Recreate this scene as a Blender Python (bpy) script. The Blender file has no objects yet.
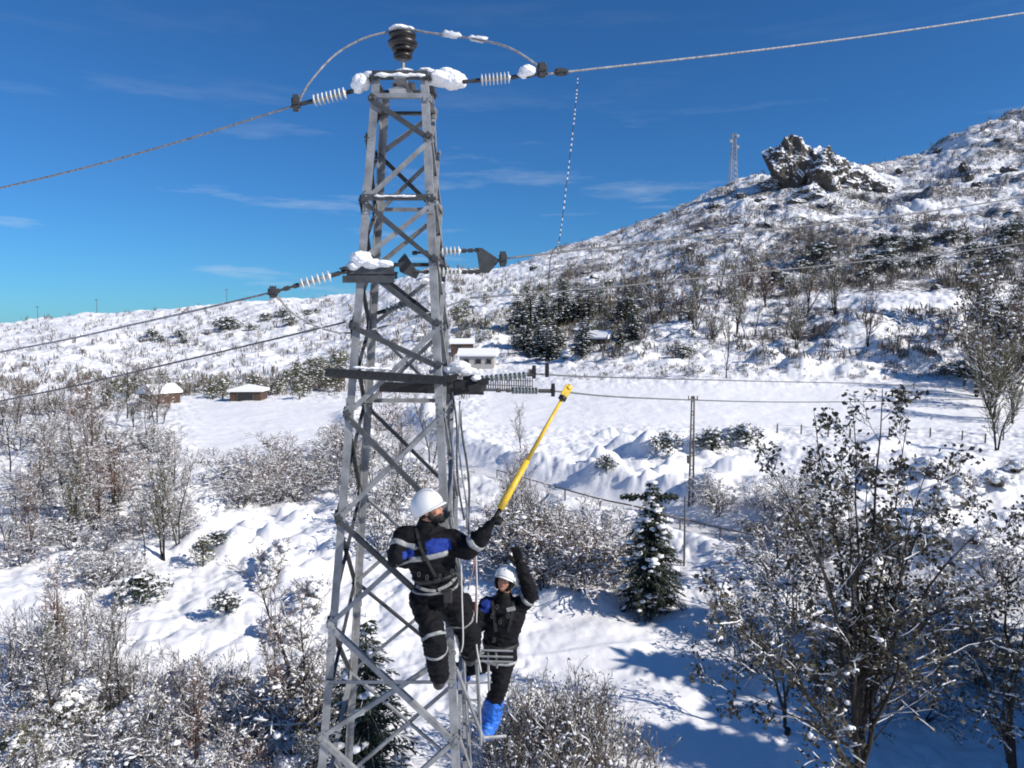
import bpy, math, random
import numpy as np
from mathutils import Vector, Matrix, noise
from mathutils.bvhtree import BVHTree
R = math.radians
sc = bpy.context.scene
COL = sc.collection
F = 731.0; CH = 12.0; PITCH = math.atan(54/731.0)
cp, sp = math.cos(PITCH), math.sin(PITCH)

def ray(px, py):
    c = (px-512)/F; t = (384-py)/F
    return Vector((c, cp+t*sp, -sp+t*cp))
def P(px, py, Y):
    d = ray(px, py); return Vector((0, 0, CH)) + d*(Y/d.y)

# ------------------------------------------------------------ camera
cam = bpy.data.cameras.new('camera'); co = bpy.data.objects.new('camera', cam); COL.objects.link(co)
cam.sensor_width = 36; cam.lens = 36*F/1024; cam.clip_end = 9000; cam.clip_start = 0.05
co.location = (0, 0, CH); co.rotation_euler = (R(90)-PITCH, 0, 0); sc.camera = co

# ------------------------------------------------------------ materials
def nt(name):
    m = bpy.data.materials.new(name); m.use_nodes = True
    t = m.node_tree; b = t.nodes['Principled BSDF']
    return m, t, b
def N(t, typ, **kw):
    n = t.nodes.new(typ)
    for k, v in kw.items():
        if k.startswith('i_'):
            key = k[2:]; n.inputs[int(key) if key.isdigit() else key].default_value = v
        else: setattr(n, k, v)
    return n
def ramp(t, src, stops):
    r = t.nodes.new('ShaderNodeValToRGB'); e = r.color_ramp.elements
    while len(e) < len(stops): e.new(0.5)
    for i, (p, c) in enumerate(stops):
        e[i].position = p; e[i].color = (c, c, c, 1) if isinstance(c, (int, float)) else (*c, 1)
    t.links.new(src, r.inputs[0]); return r
def coords(t, sc_=1.0):
    tc = N(t, 'ShaderNodeTexCoord'); return tc.outputs['Object']
def mat(name, col, rough=0.6, metal=0.0, var=0.25, scale=8.0, bump=0.0, bscale=60.0, spec=0.5):
    m, t, b = nt(name)
    o = coords(t)
    n = N(t, 'ShaderNodeTexNoise', i_Scale=scale, i_Detail=5.0, i_Roughness=0.65)
    t.links.new(o, n.inputs['Vector'])
    r = ramp(t, n.outputs[0], [(0.3, tuple(c*(1-var) for c in col)), (0.7, tuple(min(1, c*(1+var)) for c in col))])
    t.links.new(r.outputs[0], b.inputs['Base Color'])
    b.inputs['Roughness'].default_value = rough; b.inputs['Metallic'].default_value = metal
    b.inputs['Specular IOR Level'].default_value = spec
    if bump:
        n2 = N(t, 'ShaderNodeTexNoise', i_Scale=bscale, i_Detail=3.0)
        t.links.new(o, n2.inputs['Vector'])
        bp = N(t, 'ShaderNodeBump', i_Strength=1.0, i_Distance=bump)
        t.links.new(n2.outputs[0], bp.inputs['Height']); t.links.new(bp.outputs[0], b.inputs['Normal'])
    return m
SNOWC = (0.85, 0.845, 0.855)
def snowcap(name, col, thr=0.35, soft=0.12, nscale=3.0, rough=0.8, var=0.35, namp=0.6, bump=0.0, cscale=6.0):
    """dark surface that carries snow wherever it faces up"""
    m, t, b = nt(name); o = coords(t)
    n = N(t, 'ShaderNodeTexNoise', i_Scale=cscale, i_Detail=5.0); t.links.new(o, n.inputs['Vector'])
    r = ramp(t, n.outputs[0], [(0.3, tuple(c*(1-var) for c in col)), (0.7, tuple(c*(1+var) for c in col))])
    g = N(t, 'ShaderNodeNewGeometry'); s = N(t, 'ShaderNodeSeparateXYZ'); t.links.new(g.outputs['Normal'], s.inputs[0])
    n2 = N(t, 'ShaderNodeTexNoise', i_Scale=nscale, i_Detail=4.0); t.links.new(o, n2.inputs['Vector'])
    ma = N(t, 'ShaderNodeMath', operation='MULTIPLY_ADD', i_1=namp, i_2=-namp/2); t.links.new(n2.outputs[0], ma.inputs[0])
    ad = N(t, 'ShaderNodeMath', operation='ADD'); t.links.new(s.outputs['Z'], ad.inputs[0]); t.links.new(ma.outputs[0], ad.inputs[1])
    rr = ramp(t, ad.outputs[0], [(max(0, thr-soft), 0.0), (min(1, thr+soft), 1.0)])
    mx = N(t, 'ShaderNodeMix', data_type='RGBA'); t.links.new(rr.outputs[0], mx.inputs['Factor'])
    t.links.new(r.outputs[0], mx.inputs[6]); mx.inputs[7].default_value = (*SNOWC, 1)
    t.links.new(mx.outputs[2], b.inputs['Base Color']); b.inputs['Roughness'].default_value = rough
    b.inputs['Specular IOR Level'].default_value = 0.2
    if bump:
        bp = N(t, 'ShaderNodeBump', i_Strength=1.0, i_Distance=bump)
        t.links.new(n2.outputs[0], bp.inputs['Height']); t.links.new(bp.outputs[0], b.inputs['Normal'])
    return m
M = {}
M['snow'] = mat('clump_snow', SNOWC, 0.7, var=0.05, scale=5, bump=0.01, bscale=40, spec=0.25)
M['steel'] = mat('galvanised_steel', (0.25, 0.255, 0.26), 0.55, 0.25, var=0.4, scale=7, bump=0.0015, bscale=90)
M['steel_dark'] = mat('dark_and_shaded_steel', (0.06, 0.063, 0.066), 0.55, 0.2, var=0.4, scale=9, bump=0.0015)  # dark fittings; also puts the shade of pylon diagonals into their colour
M['black_steel'] = mat('black_steel', (0.018, 0.017, 0.018), 0.5, 0.1, var=0.4, scale=12)
M['porcelain'] = mat('porcelain', (0.6, 0.6, 0.58), 0.25, var=0.2, scale=20)
M['glass_ins'] = mat('grey_glass_disc', (0.2, 0.22, 0.22), 0.3, var=0.25, scale=20)
M['black_porcelain'] = mat('brown_black_porcelain', (0.012, 0.009, 0.009), 0.4, var=0.4, scale=10)
M['cable'] = mat('aluminium_cable', (0.13, 0.13, 0.135), 0.6, 0.1, var=0.5, scale=40)
M['cable_frost'] = mat('frosted_cable', (0.24, 0.24, 0.25), 0.6, 0.1, var=0.6, scale=30)
M['cable_dark'] = mat('dark_cable', (0.05, 0.05, 0.05), 0.6, 0.1, var=0.4, scale=40)
M['bark'] = snowcap('snowy_bark', (0.035, 0.03, 0.027), thr=0.7, soft=0.06, nscale=7)
M['twig'] = snowcap('snowy_twigs', (0.14, 0.118, 0.1), thr=1.0, soft=0.06, nscale=5)
M['twig_dark'] = snowcap('dark_brown_twigs', (0.06, 0.05, 0.042), thr=1.0, soft=0.06, nscale=5)
M['twig_red'] = snowcap('reddish_twigs', (0.16, 0.095, 0.07), thr=0.95, soft=0.06, nscale=5)
M['twig_olive'] = snowcap('olive_twigs', (0.12, 0.11, 0.065), thr=0.95, soft=0.06, nscale=5)
M['leaf'] = mat('dry_leaves', (0.06, 0.052, 0.035), .8, var=.5, scale=3)
M['leaf_green'] = mat('dark_green_leaves', (0.024, 0.036, 0.018), .7, var=.5, scale=3)
M['leaf_olive'] = mat('olive_leaves', (0.09, 0.092, 0.04), .8, var=.5, scale=3)
M['needle'] = mat('fir_needles', (0.022, 0.034, 0.02), .8, var=.4, scale=3)
M['rock'] = snowcap('snowy_rock', (0.075, 0.068, 0.06), thr=0.34, soft=0.06, nscale=0.28, namp=1.1, bump=0.6, cscale=0.3)
M['rock_snowy'] = snowcap('snow_streaked_rock', (0.085, 0.08, 0.072), thr=0.08, soft=0.08, nscale=0.35, namp=1.3, bump=0.6, cscale=0.3)
M['boulder'] = snowcap('snowy_boulder', (0.07, 0.065, 0.06), thr=0.6, soft=0.07, nscale=0.8, namp=0.5, bump=0.08)
M['timber'] = mat('dark_timber', (0.075, 0.045, 0.03), 0.8, var=0.35, scale=3, bump=0.01)
M['plaster'] = mat('grey_plaster', (0.4, 0.38, 0.35), 0.8, var=0.15, scale=2)
M['opening'] = mat('dark_window', (0.02, 0.02, 0.022), 0.3, var=0.2)
M['post'] = mat('grey_post_wood', (0.1, 0.085, 0.07), 0.8, var=0.4, scale=4)
M['mast'] = mat('mast_steel', (0.36, 0.36, 0.38), 0.6, var=0.1)
M['fabric'] = mat('navy_black_workwear', (0.004, 0.004, 0.006), 0.8, var=0.5, scale=14, bump=0.008, bscale=26, spec=0.2)
M['fabric_blue'] = mat('royal_blue_workwear', (0.012, 0.035, 0.22), 0.8, var=0.25, scale=14, bump=0.005, bscale=26, spec=0.25)
M['reflect'] = mat('grey_reflective_tape', (0.27, 0.28, 0.28), 0.5, var=0.35, scale=20, bump=0.003)
M['webbing'] = mat('grey_harness_webbing', (0.22, 0.22, 0.21), 0.7, var=0.4, scale=30, bump=0.002)
M['black_web'] = mat('black_harness_webbing', (0.01, 0.01, 0.01), 0.6, var=0.4, scale=30)
M['helmet'] = mat('white_helmet_shell', (0.78, 0.78, 0.77), 0.3, var=0.04, scale=5)
M['skin'] = mat('skin', (0.42, 0.2, 0.13), 0.5, var=0.15, scale=30, bump=0.001)
M['hair'] = mat('dark_hair', (0.02, 0.014, 0.01), 0.8, var=0.4, scale=80, bump=0.004, bscale=200)
M['eye'] = mat('eye_white', (0.6, 0.58, 0.55), 0.2, var=0.02)
M['lips'] = mat('lips', (0.3, 0.1, 0.08), 0.5, var=0.1)
M['glove'] = mat('black_glove', (0.006, 0.006, 0.006), 0.6, var=0.3, scale=30, bump=0.002, spec=0.2)
M['boot'] = mat('black_boot', (0.02, 0.018, 0.018), 0.5, var=0.3, scale=30, bump=0.002)
M['bootcover'] = mat('bright_blue_boot_cover', (0.01, 0.12, 0.5), 0.5, var=0.45, scale=16, bump=0.015, bscale=22)
M['rope'] = mat('pale_rope', (0.55, 0.53, 0.5), 0.8, var=0.3, scale=120)
M['rope_red'] = mat('red_rope', (0.35, 0.06, 0.05), 0.8, var=0.3, scale=120)
M['yellow'] = mat('yellow_fibreglass', (0.66, 0.43, 0.03), 0.5, var=0.3, scale=9, bump=.002)
M['icicle'] = mat('frost', (0.6, 0.62, 0.65), 0.3, var=0.05)

# ------------------------------------------------------------ mesh builder
class MB:
    def __init__(s): s.v = []; s.f = []
    def add(s, vs, fs):
        o = len(s.v); s.v.extend([tuple(v) for v in vs]); s.f.extend([tuple(i+o for i in f) for f in fs])
    def tube(s, a, b, r0, r1=None, n=4, cap=True):
        r1 = r0 if r1 is None else r1
        a = Vector(a); b = Vector(b); d = b-a
        if d.length < 1e-6: return
        d.normalize(); u = d.orthogonal().normalized(); w = d.cross(u)
        vs = []
        for c, r in ((a, r0), (b, r1)):
            for k in range(n):
                an = 2*math.pi*k/n; vs.append(c+(u*math.cos(an)+w*math.sin(an))*r)
        fs = [(k, (k+1) % n, n+(k+1) % n, n+k) for k in range(n)]
        if cap: fs += [tuple(range(n))[::-1], tuple(range(n, 2*n))]
        s.add(vs, fs)
    def path(s, pts, rs, n=6, closed_caps=True):
        pts = [Vector(p) for p in pts]; m = len(pts)
        if isinstance(rs, (int, float)): rs = [rs]*m
        d0 = (pts[1]-pts[0]).normalized(); u = d0.orthogonal().normalized(); vs = []
        for i in range(m):
            d = (pts[min(i+1, m-1)]-pts[max(i-1, 0)]).normalized()
            u = (u-d*u.dot(d)).normalized(); w = d.cross(u)
            for k in range(n):
                an = 2*math.pi*k/n; vs.append(pts[i]+(u*math.cos(an)+w*math.sin(an))*rs[i])
        fs = [(i*n+k, i*n+(k+1) % n, (i+1)*n+(k+1) % n, (i+1)*n+k) for i in range(m-1) for k in range(n)]
        fs += [tuple(range(n))[::-1], tuple(range((m-1)*n, m*n))]
        s.add(vs, fs)
    def obox(s, c, ax, ay, az):
        c = Vector(c); ax = Vector(ax); ay = Vector(ay); az = Vector(az)
        vs = [c+ax*i+ay*j+az*k for i in (-1, 1) for j in (-1, 1) for k in (-1, 1)]
        s.add(vs, [(0, 1, 3, 2), (4, 6, 7, 5), (0, 4, 5, 1), (2, 3, 7, 6), (0, 2, 6, 4), (1, 5, 7, 3)])
    def box(s, c, sx, sy, sz): s.obox(c, (sx/2, 0, 0), (0, sy/2, 0), (0, 0, sz/2))
    def angle(s, a, b, da, db, w, t):
        """L-section steel: flanges of width w along da and db from the edge a-b"""
        a = Vector(a); b = Vector(b); d = (b-a).normalized()
        da = (Vector(da)-d*Vector(da).dot(d)).normalized()
        db = Vector(db); db = (db-d*db.dot(d)); db = (db-da*db.dot(da)).normalized()
        pr = [(0, 0), (w, 0), (w, t), (t, t), (t, w), (0, w)]
        vs = [p+da*x+db*y for p in (a, b) for x, y in pr]
        fs = [(k, (k+1) % 6, 6+(k+1) % 6, 6+k) for k in range(6)]+[(5, 4, 3, 2, 1, 0), (6, 7, 8, 9, 10, 11)]
        s.add(vs, fs)
    def lathe(s, a, axis, prof, n=16):
        """prof: (distance along axis, radius)"""
        a = Vector(a); d = Vector(axis).normalized(); u = d.orthogonal().normalized(); w = d.cross(u); vs = []
        for h, r in prof:
            for k in range(n):
                an = 2*math.pi*k/n; vs.append(a+d*h+(u*math.cos(an)+w*math.sin(an))*max(r, 1e-4))
        m = len(prof)
        fs = [(i*n+k, i*n+(k+1) % n, (i+1)*n+(k+1) % n, (i+1)*n+k) for i in range(m-1) for k in range(n)]
        fs += [tuple(range(n))[::-1], tuple(range((m-1)*n, m*n))]
        s.add(vs, fs)
    def build(s, name, mt, parent=None, smooth=False, loc=None):
        me = bpy.data.meshes.new(name); me.from_pydata(s.v, [], s.f)
        if smooth: me.polygons.foreach_set('use_smooth', [True]*len(me.polygons))
        me.materials.append(mt); o = bpy.data.objects.new(name, me); COL.objects.link(o)
        if parent is not None: o.parent = parent
        if loc is not None: o.location = loc
        return o
# unit lump (octahedron split once or twice)
def octa(sub):
    v = [Vector(p) for p in ((1,0,0),(-1,0,0),(0,1,0),(0,-1,0),(0,0,1),(0,0,-1))]
    f = [(0,2,4),(2,1,4),(1,3,4),(3,0,4),(2,0,5),(1,2,5),(3,1,5),(0,3,5)]
    for _ in range(sub):
        c = {}; nf = []
        def mid(a, b):
            k = (min(a, b), max(a, b))
            if k not in c: v.append(((v[a]+v[b])/2).normalized()); c[k] = len(v)-1
            return c[k]
        for a, b, d in f:
            x, y, z = mid(a, b), mid(b, d), mid(d, a); nf += [(a, x, z), (x, b, y), (z, y, d), (x, y, z)]
        f = nf
    return v, f
OCT = [octa(i) for i in range(6)]
def lump(mb, c, rx, ry, rz, rng, sub=1, rough=0.3, freq=1.6):
    v, f = OCT[sub]; off = Vector((rng.random()*50, rng.random()*50, rng.random()*50)); c = Vector(c)
    vs = []
    for p in v:
        k = 1+rough*noise.noise(p*freq+off)*2 + (rough*0.5*noise.noise(p*freq*2.7+off)*2 if sub > 1 else 0)
        vs.append(c+Vector((p.x*rx, p.y*ry, p.z*rz))*k)
    mb.add(vs, f)
def E(name, loc=(0, 0, 0)):
    o = bpy.data.objects.new(name, None); COL.objects.link(o); o.location = loc; o.empty_display_size = 0.2; return o
def tag(o, label=None, cat=None, group=None, kind=None):
    if label: o['label'] = label
    if cat: o['category'] = cat
    if group: o['group'] = group
    if kind: o['kind'] = kind
    return o
def copy_thing(src, loc, rz=0, s=1.0, sz=None):
    c = src.copy(); COL.objects.link(c); c.location = loc; c.rotation_euler = (0, 0, rz); c.scale = (s, s, sz or s)
    for ch in list(src.children):
        d = ch.copy(); COL.objects.link(d); d.parent = c
    return c

# ------------------------------------------------------------ noise
def _h(ix, iy, seed):
    n = (ix.astype(np.int64)*374761393+iy.astype(np.int64)*668265263+seed*982451653) & 0x7fffffff
    n = ((n ^ (n >> 13))*1274126177) & 0x7fffffff
    return ((n ^ (n >> 16)) & 0xffff)/65535.0
def vn(x, y, seed=0):
    ix = np.floor(x); iy = np.floor(y); fx = x-ix; fy = y-iy
    fx = fx*fx*fx*(fx*(fx*6-15)+10); fy = fy*fy*fy*(fy*(fy*6-15)+10)
    a = _h(ix, iy, seed); b = _h(ix+1, iy, seed); c = _h(ix, iy+1, seed); d = _h(ix+1, iy+1, seed)
    return (a+(b-a)*fx)*(1-fy)+(c+(d-c)*fx)*fy-0.5
def fbm(x, y, seed=0, o=4, g=0.5):
    s = 0; a = 1
    for i in range(o): s = s+a*vn(x*2**i+i*17.3, y*2**i+i*9.1, seed+i); a *= g
    return s

# ------------------------------------------------------------ terrain
def zat(py, d):   # height of what shows on image row py at distance d
    t = (384-py)/F; return CH+d*(-sp+t*cp)/(cp+t*sp)
cols = {
 -600: ([(90, 1), ], [(120, 400), (200, 380), (350, 352), (520, 328)]),
 -200: ([(90, .6)], [(120, 402), (200, 382), (350, 350), (520, 326)]),
 0: ([(50, .3), (88, .6)], [(110, 413), (140, 398), (200, 380), (300, 354), (420, 337), (520, 323)]),
 90: ([(50, .3), (88, .6)], [(110, 410), (130, 399), (200, 378), (300, 350), (420, 330), (520, 314)]),
 180: ([(60, .4), (90, .6)], [(120, 403), (135, 397), (200, 376), (300, 348), (420, 326), (520, 308)]),
 260: ([(60, .4), (90, .4)], [(120, 402), (132, 396), (200, 372), (300, 342), (420, 317), (520, 300)]),
 340: ([(60, .4), (90, .2)], [(120, 402), (132, 394), (200, 366), (300, 333), (420, 309), (500, 296)]),
 430: ([(60, .3), (90, .2)], [(118, 402), (150, 380), (220, 340), (320, 303), (450, 268)]),
 500: ([(60, 0), (90, 0)], [(112, 403), (130, 386), (160, 365), (200, 340), (280, 305), (380, 277), (430, 267)]),
 560: ([(60, 0), (90, 0)], [(110, 403), (128, 380), (150, 363), (200, 335), (280, 295), (400, 258), (460, 246)]),
 620: ([(60, 0), (90, 0)], [(110, 400), (123, 380), (150, 355), (200, 325), (280, 290), (400, 246), (470, 228)]),
 700: ([(60, 0), (90, 0)], [(106, 402), (123, 375), (150, 350), (200, 310), (280, 265), (400, 216), (470, 196)]),
 740: ([(60, 0), (90, 0)], [(106, 402), (122, 376), (148, 350), (200, 305), (280, 260), (400, 206), (475, 179)]),
 800: ([(60, 0), (90, 0)], [(106, 401), (120, 378), (140, 350), (150, 340), (200, 300), (280, 252), (400, 198), (480, 163)]),
 880: ([(60, 0), (90, 0)], [(106, 400), (120, 375), (140, 332), (150, 303), (172, 297), (200, 290), (280, 248), (400, 200), (500, 160)]),
 913: ([(60, 0), (90, 0)], [(106, 400), (120, 374), (140, 331), (150, 303), (172, 297), (205, 286), (280, 242), (400, 192), (500, 155)]),
 960: ([(60, 0), (90, 0)], [(106, 400), (120, 370), (140, 332), (152, 304), (172, 297), (220, 276), (300, 235), (420, 168), (510, 123)]),
 1024: ([(60, 0), (90, 0)], [(106, 400), (120, 372), (145, 332), (200, 290), (300, 225), (420, 155), (520, 108)]),
 1250: ([(60, 0), (90, 0)], [(106, 400), (120, 370), (200, 280), (300, 190), (420, 100), (520, 50)]),
 1700: ([(60, 0), (90, 1)], [(106, 395), (120, 370), (200, 280), (300, 200), (420, 120), (520, 60)]),
}
DK = np.concatenate([np.linspace(0, 200, 81), np.linspace(205, 700, 100), np.linspace(720, 9000, 60)])
TH, ZR = [], []
for pxc, (zl, pl) in cols.items():
    ds = [0, 20, 40]; zs = [0, 0, 0]
    for d, z in zl: ds.append(d); zs.append(z)
    for d, py in pl: ds.append(d); zs.append(zat(py, d))
    dl, zt = ds[-1], zs[-1]
    ds += [dl*1.12, dl*1.5, 1500, 9000]; zs += [zt-9, zt*0.6, zt*0.2, -20]
    TH.append(math.atan((pxc-512)/F)); ZR.append(np.interp(DK, ds, zs))
gen = np.interp(DK, [0, 90, 250, 500, 900, 1500, 9000], [0, 1, 12, 30, 12, 0, -20])
TH = [-math.pi, -1.9]+TH+[1.9, math.pi]; ZR = [gen, gen]+ZR+[gen, gen]
TH = np.array(TH); ZR = np.array(ZR)
# smooth along distance a little
k = np.array([1, 2, 1])/4
for _ in range(2): ZR[:, 1:180] = (ZR[:, :179]+2*ZR[:, 1:180]+ZR[:, 2:181])/4
THF = np.linspace(-math.pi, math.pi, 1441)
ZF = np.stack([np.interp(THF, TH, ZR[:, j]) for j in range(len(DK))], 1)
kk = np.exp(-np.linspace(-2, 2, 7)**2); kk /= kk.sum()
ZF = np.apply_along_axis(lambda a: np.convolve(np.pad(a, 3, mode='edge'), kk, 'valid'), 0, ZF)
def base_z(x, y):
    th = np.arctan2(x, y); r = np.hypot(x, y); d = r*np.maximum(np.cos(th), 0.5)
    a = (th+math.pi)/(2*math.pi)*1440; i = np.clip(np.floor(a).astype(int), 0, 1439); fa = a-i
    j = np.clip(np.searchsorted(DK, d)-1, 0, len(DK)-2); fd = np.clip((d-DK[j])/(DK[j+1]-DK[j]), 0, 1)
    return (ZF[i, j]*(1-fd)+ZF[i, j+1]*fd)*(1-fa)+(ZF[i+1, j]*(1-fd)+ZF[i+1, j+1]*fd)*fa
def gbase(px, py):   # march to the base terrain
    d = ray(px, py); y = np.geomspace(8, 900, 3000); x = d.x/d.y*y; z = CH+d.z/d.y*y
    h = base_z(x, y)-z; i = np.argmax(h > 0); return Vector((x[i], y[i], z[i]))
MOUNDS = []   # x, y, rx, ry, height
def mound(px, py, wpx, hpx, asp=0.7):
    g = gbase(px, py); MOUNDS.append((g.x, g.y, wpx*g.y/F*0.45, wpx*g.y/F*0.45*asp, hpx*g.y/F))
rg = random.Random(5)
for a in [(200,470,0,0)]: pass
# lumpy bank left of the pylon
for i in range(70):
    px = rg.uniform(185, 345); py = rg.uniform(505, 610)
    if py > 560+ (px-190)*0.3: continue
    mound(px, py, rg.uniform(14, 42), rg.uniform(3, 11), 0.9)
for px, py, w, h in [(650,455,50,20),(625,450,40,14),(700,450,50,14),(735,445,50,18),(760,440,40,12),(605,465,40,12),(675,470,30,12),(740,470,40,8),
                     (700,500,60,10),(660,510,50,8),(760,490,60,10),(740,520,60,8),
                     (768,362,36,14),(735,372,40,8),(800,372,50,10),(825,352,40,10),(860,372,50,10),(890,352,46,14),(905,362,60,16),(930,368,40,14),(850,330,60,12),(950,345,50,12),
                     (990,378,60,14),(1010,350,50,14),(700,372,40,6),(670,365,40,6),(640,360,40,8),(610,362,30,6),
                     (430,420,30,16),(425,440,30,16),(480,345,50,12),(470,330,30,10),(510,297,16,8),
                     (960,470,70,12),(900,480,60,10),(1000,500,80,14),(930,520,70,10),(880,440,50,5),(1010,560,90,10),
                     (560,600,90,8),(600,640,120,5),(700,620,80,8),(640,700,120,4),(730,580,60,10),
                     (20,520,70,6),(60,560,60,8),(20,600,80,10),(250,620,80,6),(200,640,60,6),(150,560,40,10),(110,520,60,8)]:
    mound(px, py, w, h)
for i in range(110):   # snow-buried bushes at the foot of the hill
    px = rg.uniform(560, 1080); py = rg.uniform(338, 376)
    mound(px, py, rg.uniform(10, 30), rg.uniform(2, 7), 0.6)
for i in range(60):
    mound(rg.uniform(-60, 180), rg.uniform(400, 520), rg.uniform(15, 40), rg.uniform(2, 6), 0.8)
for i in range(80):
    mound(rg.uniform(800, 1100), rg.uniform(445, 640), rg.uniform(20, 60), rg.uniform(3, 9), 0.8)
for i in range(60):
    mound(rg.uniform(585, 770), rg.uniform(436, 520), rg.uniform(10, 30), rg.uniform(3, 8), 0.8)
ROAD = [gbase(*p) for p in [(380,415),(430,448),(480,468),(540,482),(620,500),(690,515),(760,535),(860,565),(960,590),(1060,612),(1250,650)]]
def road_dist(x, y):
    best = np.full(x.shape, 1e9)
    for a, b in zip(ROAD[:-1], ROAD[1:]):
        dx, dy = b.x-a.x, b.y-a.y; t = np.clip(((x-a.x)*dx+(y-a.y)*dy)/(dx*dx+dy*dy), 0, 1)
        best = np.minimum(best, np.hypot(x-a.x-t*dx, y-a.y-t*dy))
    return best
def sm(a, b, x):
    t = np.clip((x-a)/(b-a), 0, 1); return t*t*(3-2*t)
def pxpy(x, y, z):
    X = x; f = y*cp-(z-CH)*sp; u = y*sp+(z-CH)*cp
    f = np.where(f < 0.1, 0.1, f); return 512+F*X/f, 384-F*u/f
FOOT = []
def full_z(x, y):
    z = base_z(x, y); px, py = pxpy(x, y, z); d = y
    front = (y > 5).astype(float)
    z0 = z
    z = z+0.25*fbm(x*0.12, y*0.12, 3, 3)+0.07*fbm(x*0.9, y*0.9, 9, 3)
    # smooth open fields, rougher ground elsewhere
    field = front*np.maximum(sm(175, 215, px)*(1-sm(345, 400, px))*sm(398, 404, py)*(1-sm(450, 500, py)),
                       sm(470, 500, px)*sm(380, 392, py)*(1-sm(418, 436, py)))
    path = front*sm(510, 560, px)*(1-sm(720, 800, px))*sm(600, 625, py)
    rough = (1-field)*(1-path*0.8)
    z = z+rough*0.5*np.abs(fbm(x*0.45+3, y*0.45, 21, 4, 0.6))*sm(14, 25, np.hypot(x, y))
    far = sm(125, 190, np.hypot(x, y))
    z = z+far*(2.2*fbm(x*0.05, y*0.05, 31, 5, 0.6)+1.3*np.abs(fbm(x*0.16, y*0.16, 41, 4, 0.6)))
    hill = far*sm(650, 760, px)*front*sm(200, 300, d)
    z = z+hill*(9*np.abs(fbm(x*0.028+y*0.012, y*0.009, 57, 4, 0.55))-1.5)
    z = z+hill*(5*np.abs(fbm(x*0.045+y*0.02, y*0.045, 51, 5, 0.58))-1.5)
    for mx, my, rx, ry, h in MOUNDS:
        k = ((x-mx)/rx)**2+((y-my)/ry)**2
        w = np.where(k < 7, np.exp(-k**1.5), 0); z = z+w*h
    rd = road_dist(x, y)
    z = np.where(rd < 9, z+(z0-0.9-z)*(1-sm(1.6, 4.2, rd)), z)
    z = z+front*0.7*np.exp(-((rd-5.2)/1.2)**2)*(1+0.8*vn(x*0.5, y*0.5, 77))
    return z
th1 = np.linspace(R(-41), R(41), 900); th0 = np.linspace(R(41), R(319), 130)[1:-1]
th = np.concatenate([th1, th0]); nT = len(th)
rr = np.concatenate([[0.5, 4, 8, 11], np.geomspace(13, 150, 430), np.geomspace(151, 620, 300), np.geomspace(640, 8500, 40)]); nR = len(rr)
RR, TT = np.meshgrid(rr, th, indexing='ij'); X = RR*np.sin(TT); Yg = RR*np.cos(TT)
Z = full_z(X, Yg)
V = np.stack([X, Yg, Z], -1).reshape(-1, 3)
i, j = np.meshgrid(np.arange(nR-1), np.arange(nT), indexing='ij'); j2 = (j+1) % nT
Q = np.stack([i*nT+j, i*nT+j2, (i+1)*nT+j2, (i+1)*nT+j], -1).reshape(-1, 4)
# centre fan
V = np.vstack([V, [[0, 0, float(full_z(np.array([0.]), np.array([0.]))[0])]]])
def mesh_np(name, V, Q):
    me = bpy.data.meshes.new(name); me.vertices.add(len(V)); me.vertices.foreach_set('co', V.astype(np.float32).ravel())
    k = Q.shape[1]; me.loops.add(len(Q)*k); me.loops.foreach_set('vertex_index', Q.astype(np.int32).ravel())
    me.polygons.add(len(Q)); me.polygons.foreach_set('loop_start', np.arange(0, len(Q)*k, k, dtype=np.int32))
    me.polygons.foreach_set('loop_total', np.full(len(Q), k, dtype=np.int32))
    me.polygons.foreach_set('use_smooth', np.ones(len(Q), dtype=bool)); me.update(calc_edges=True); return me
gm = mesh_np('snowy_ground', V, Q[:, ::-1])
# how scrubby the cover is (bare twigs and rock between snow)
px, py = pxpy(V[:, 0], V[:, 1], V[:, 2]); dd = np.hypot(V[:, 0], V[:, 1])
scr = np.zeros(len(V))
hillR = sm(455, 560, px)*(1-sm(335, 362, py))*sm(120, 150, dd)
scr = np.maximum(scr, hillR*0.62)
scr = np.maximum(scr, 0.75*sm(690, 780, px)*(1-sm(30, 60, np.abs(py-(262-(px-850)*0.12))))*sm(140, 180, dd))
scr = np.maximum(scr, (1-sm(440, 480, px))*0.2*sm(130, 160, dd))
scr = np.maximum(scr, 0.45*(1-sm(6, 16, np.abs(py-388)))*(1-sm(330, 350, px))*sm(80, 120, px))
scr = np.maximum(scr, (1-sm(150, 200, px))*0.45*(1-sm(500, 560, py))*sm(390, 410, py))
scr = scr*(1-sm(790, 830, px)*(1-sm(950, 980, px))*sm(292, 296, py)*(1-sm(305, 309, py)))
scr = np.where(V[:, 1] < 5, 0.2, scr)
road = 1-sm(1.2, 2.4, road_dist(V[:, 0], V[:, 1]))
for nm, arr in (('scrub', scr), ('road', road)):
    at = gm.attributes.new(nm, 'FLOAT', 'POINT'); at.data.foreach_set('value', arr.astype(np.float32))
m, t, b = nt('snow_ground'); o = coords(t)
def AT(nm): return N(t, 'ShaderNodeAttribute', attribute_name=nm).outputs['Fac']
def noi(scale, det=5.0, rough=0.6):
    n = N(t, 'ShaderNodeTexNoise', i_Scale=scale, i_Detail=det, i_Roughness=rough); t.links.new(o, n.inputs['Vector']); return n.outputs[0]
def MATH(op, a, b_=None, c=None):
    n = N(t, 'ShaderNodeMath', operation=op)
    for i_, v in enumerate((a, b_, c)):
        if v is None: continue
        if isinstance(v, (int, float)): n.inputs[i_].default_value = v
        else: t.links.new(v, n.inputs[i_])
    return n.outputs[0]
n1 = noi(0.9, 6.0, 0.75); n2 = noi(0.045, 4.0)
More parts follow.
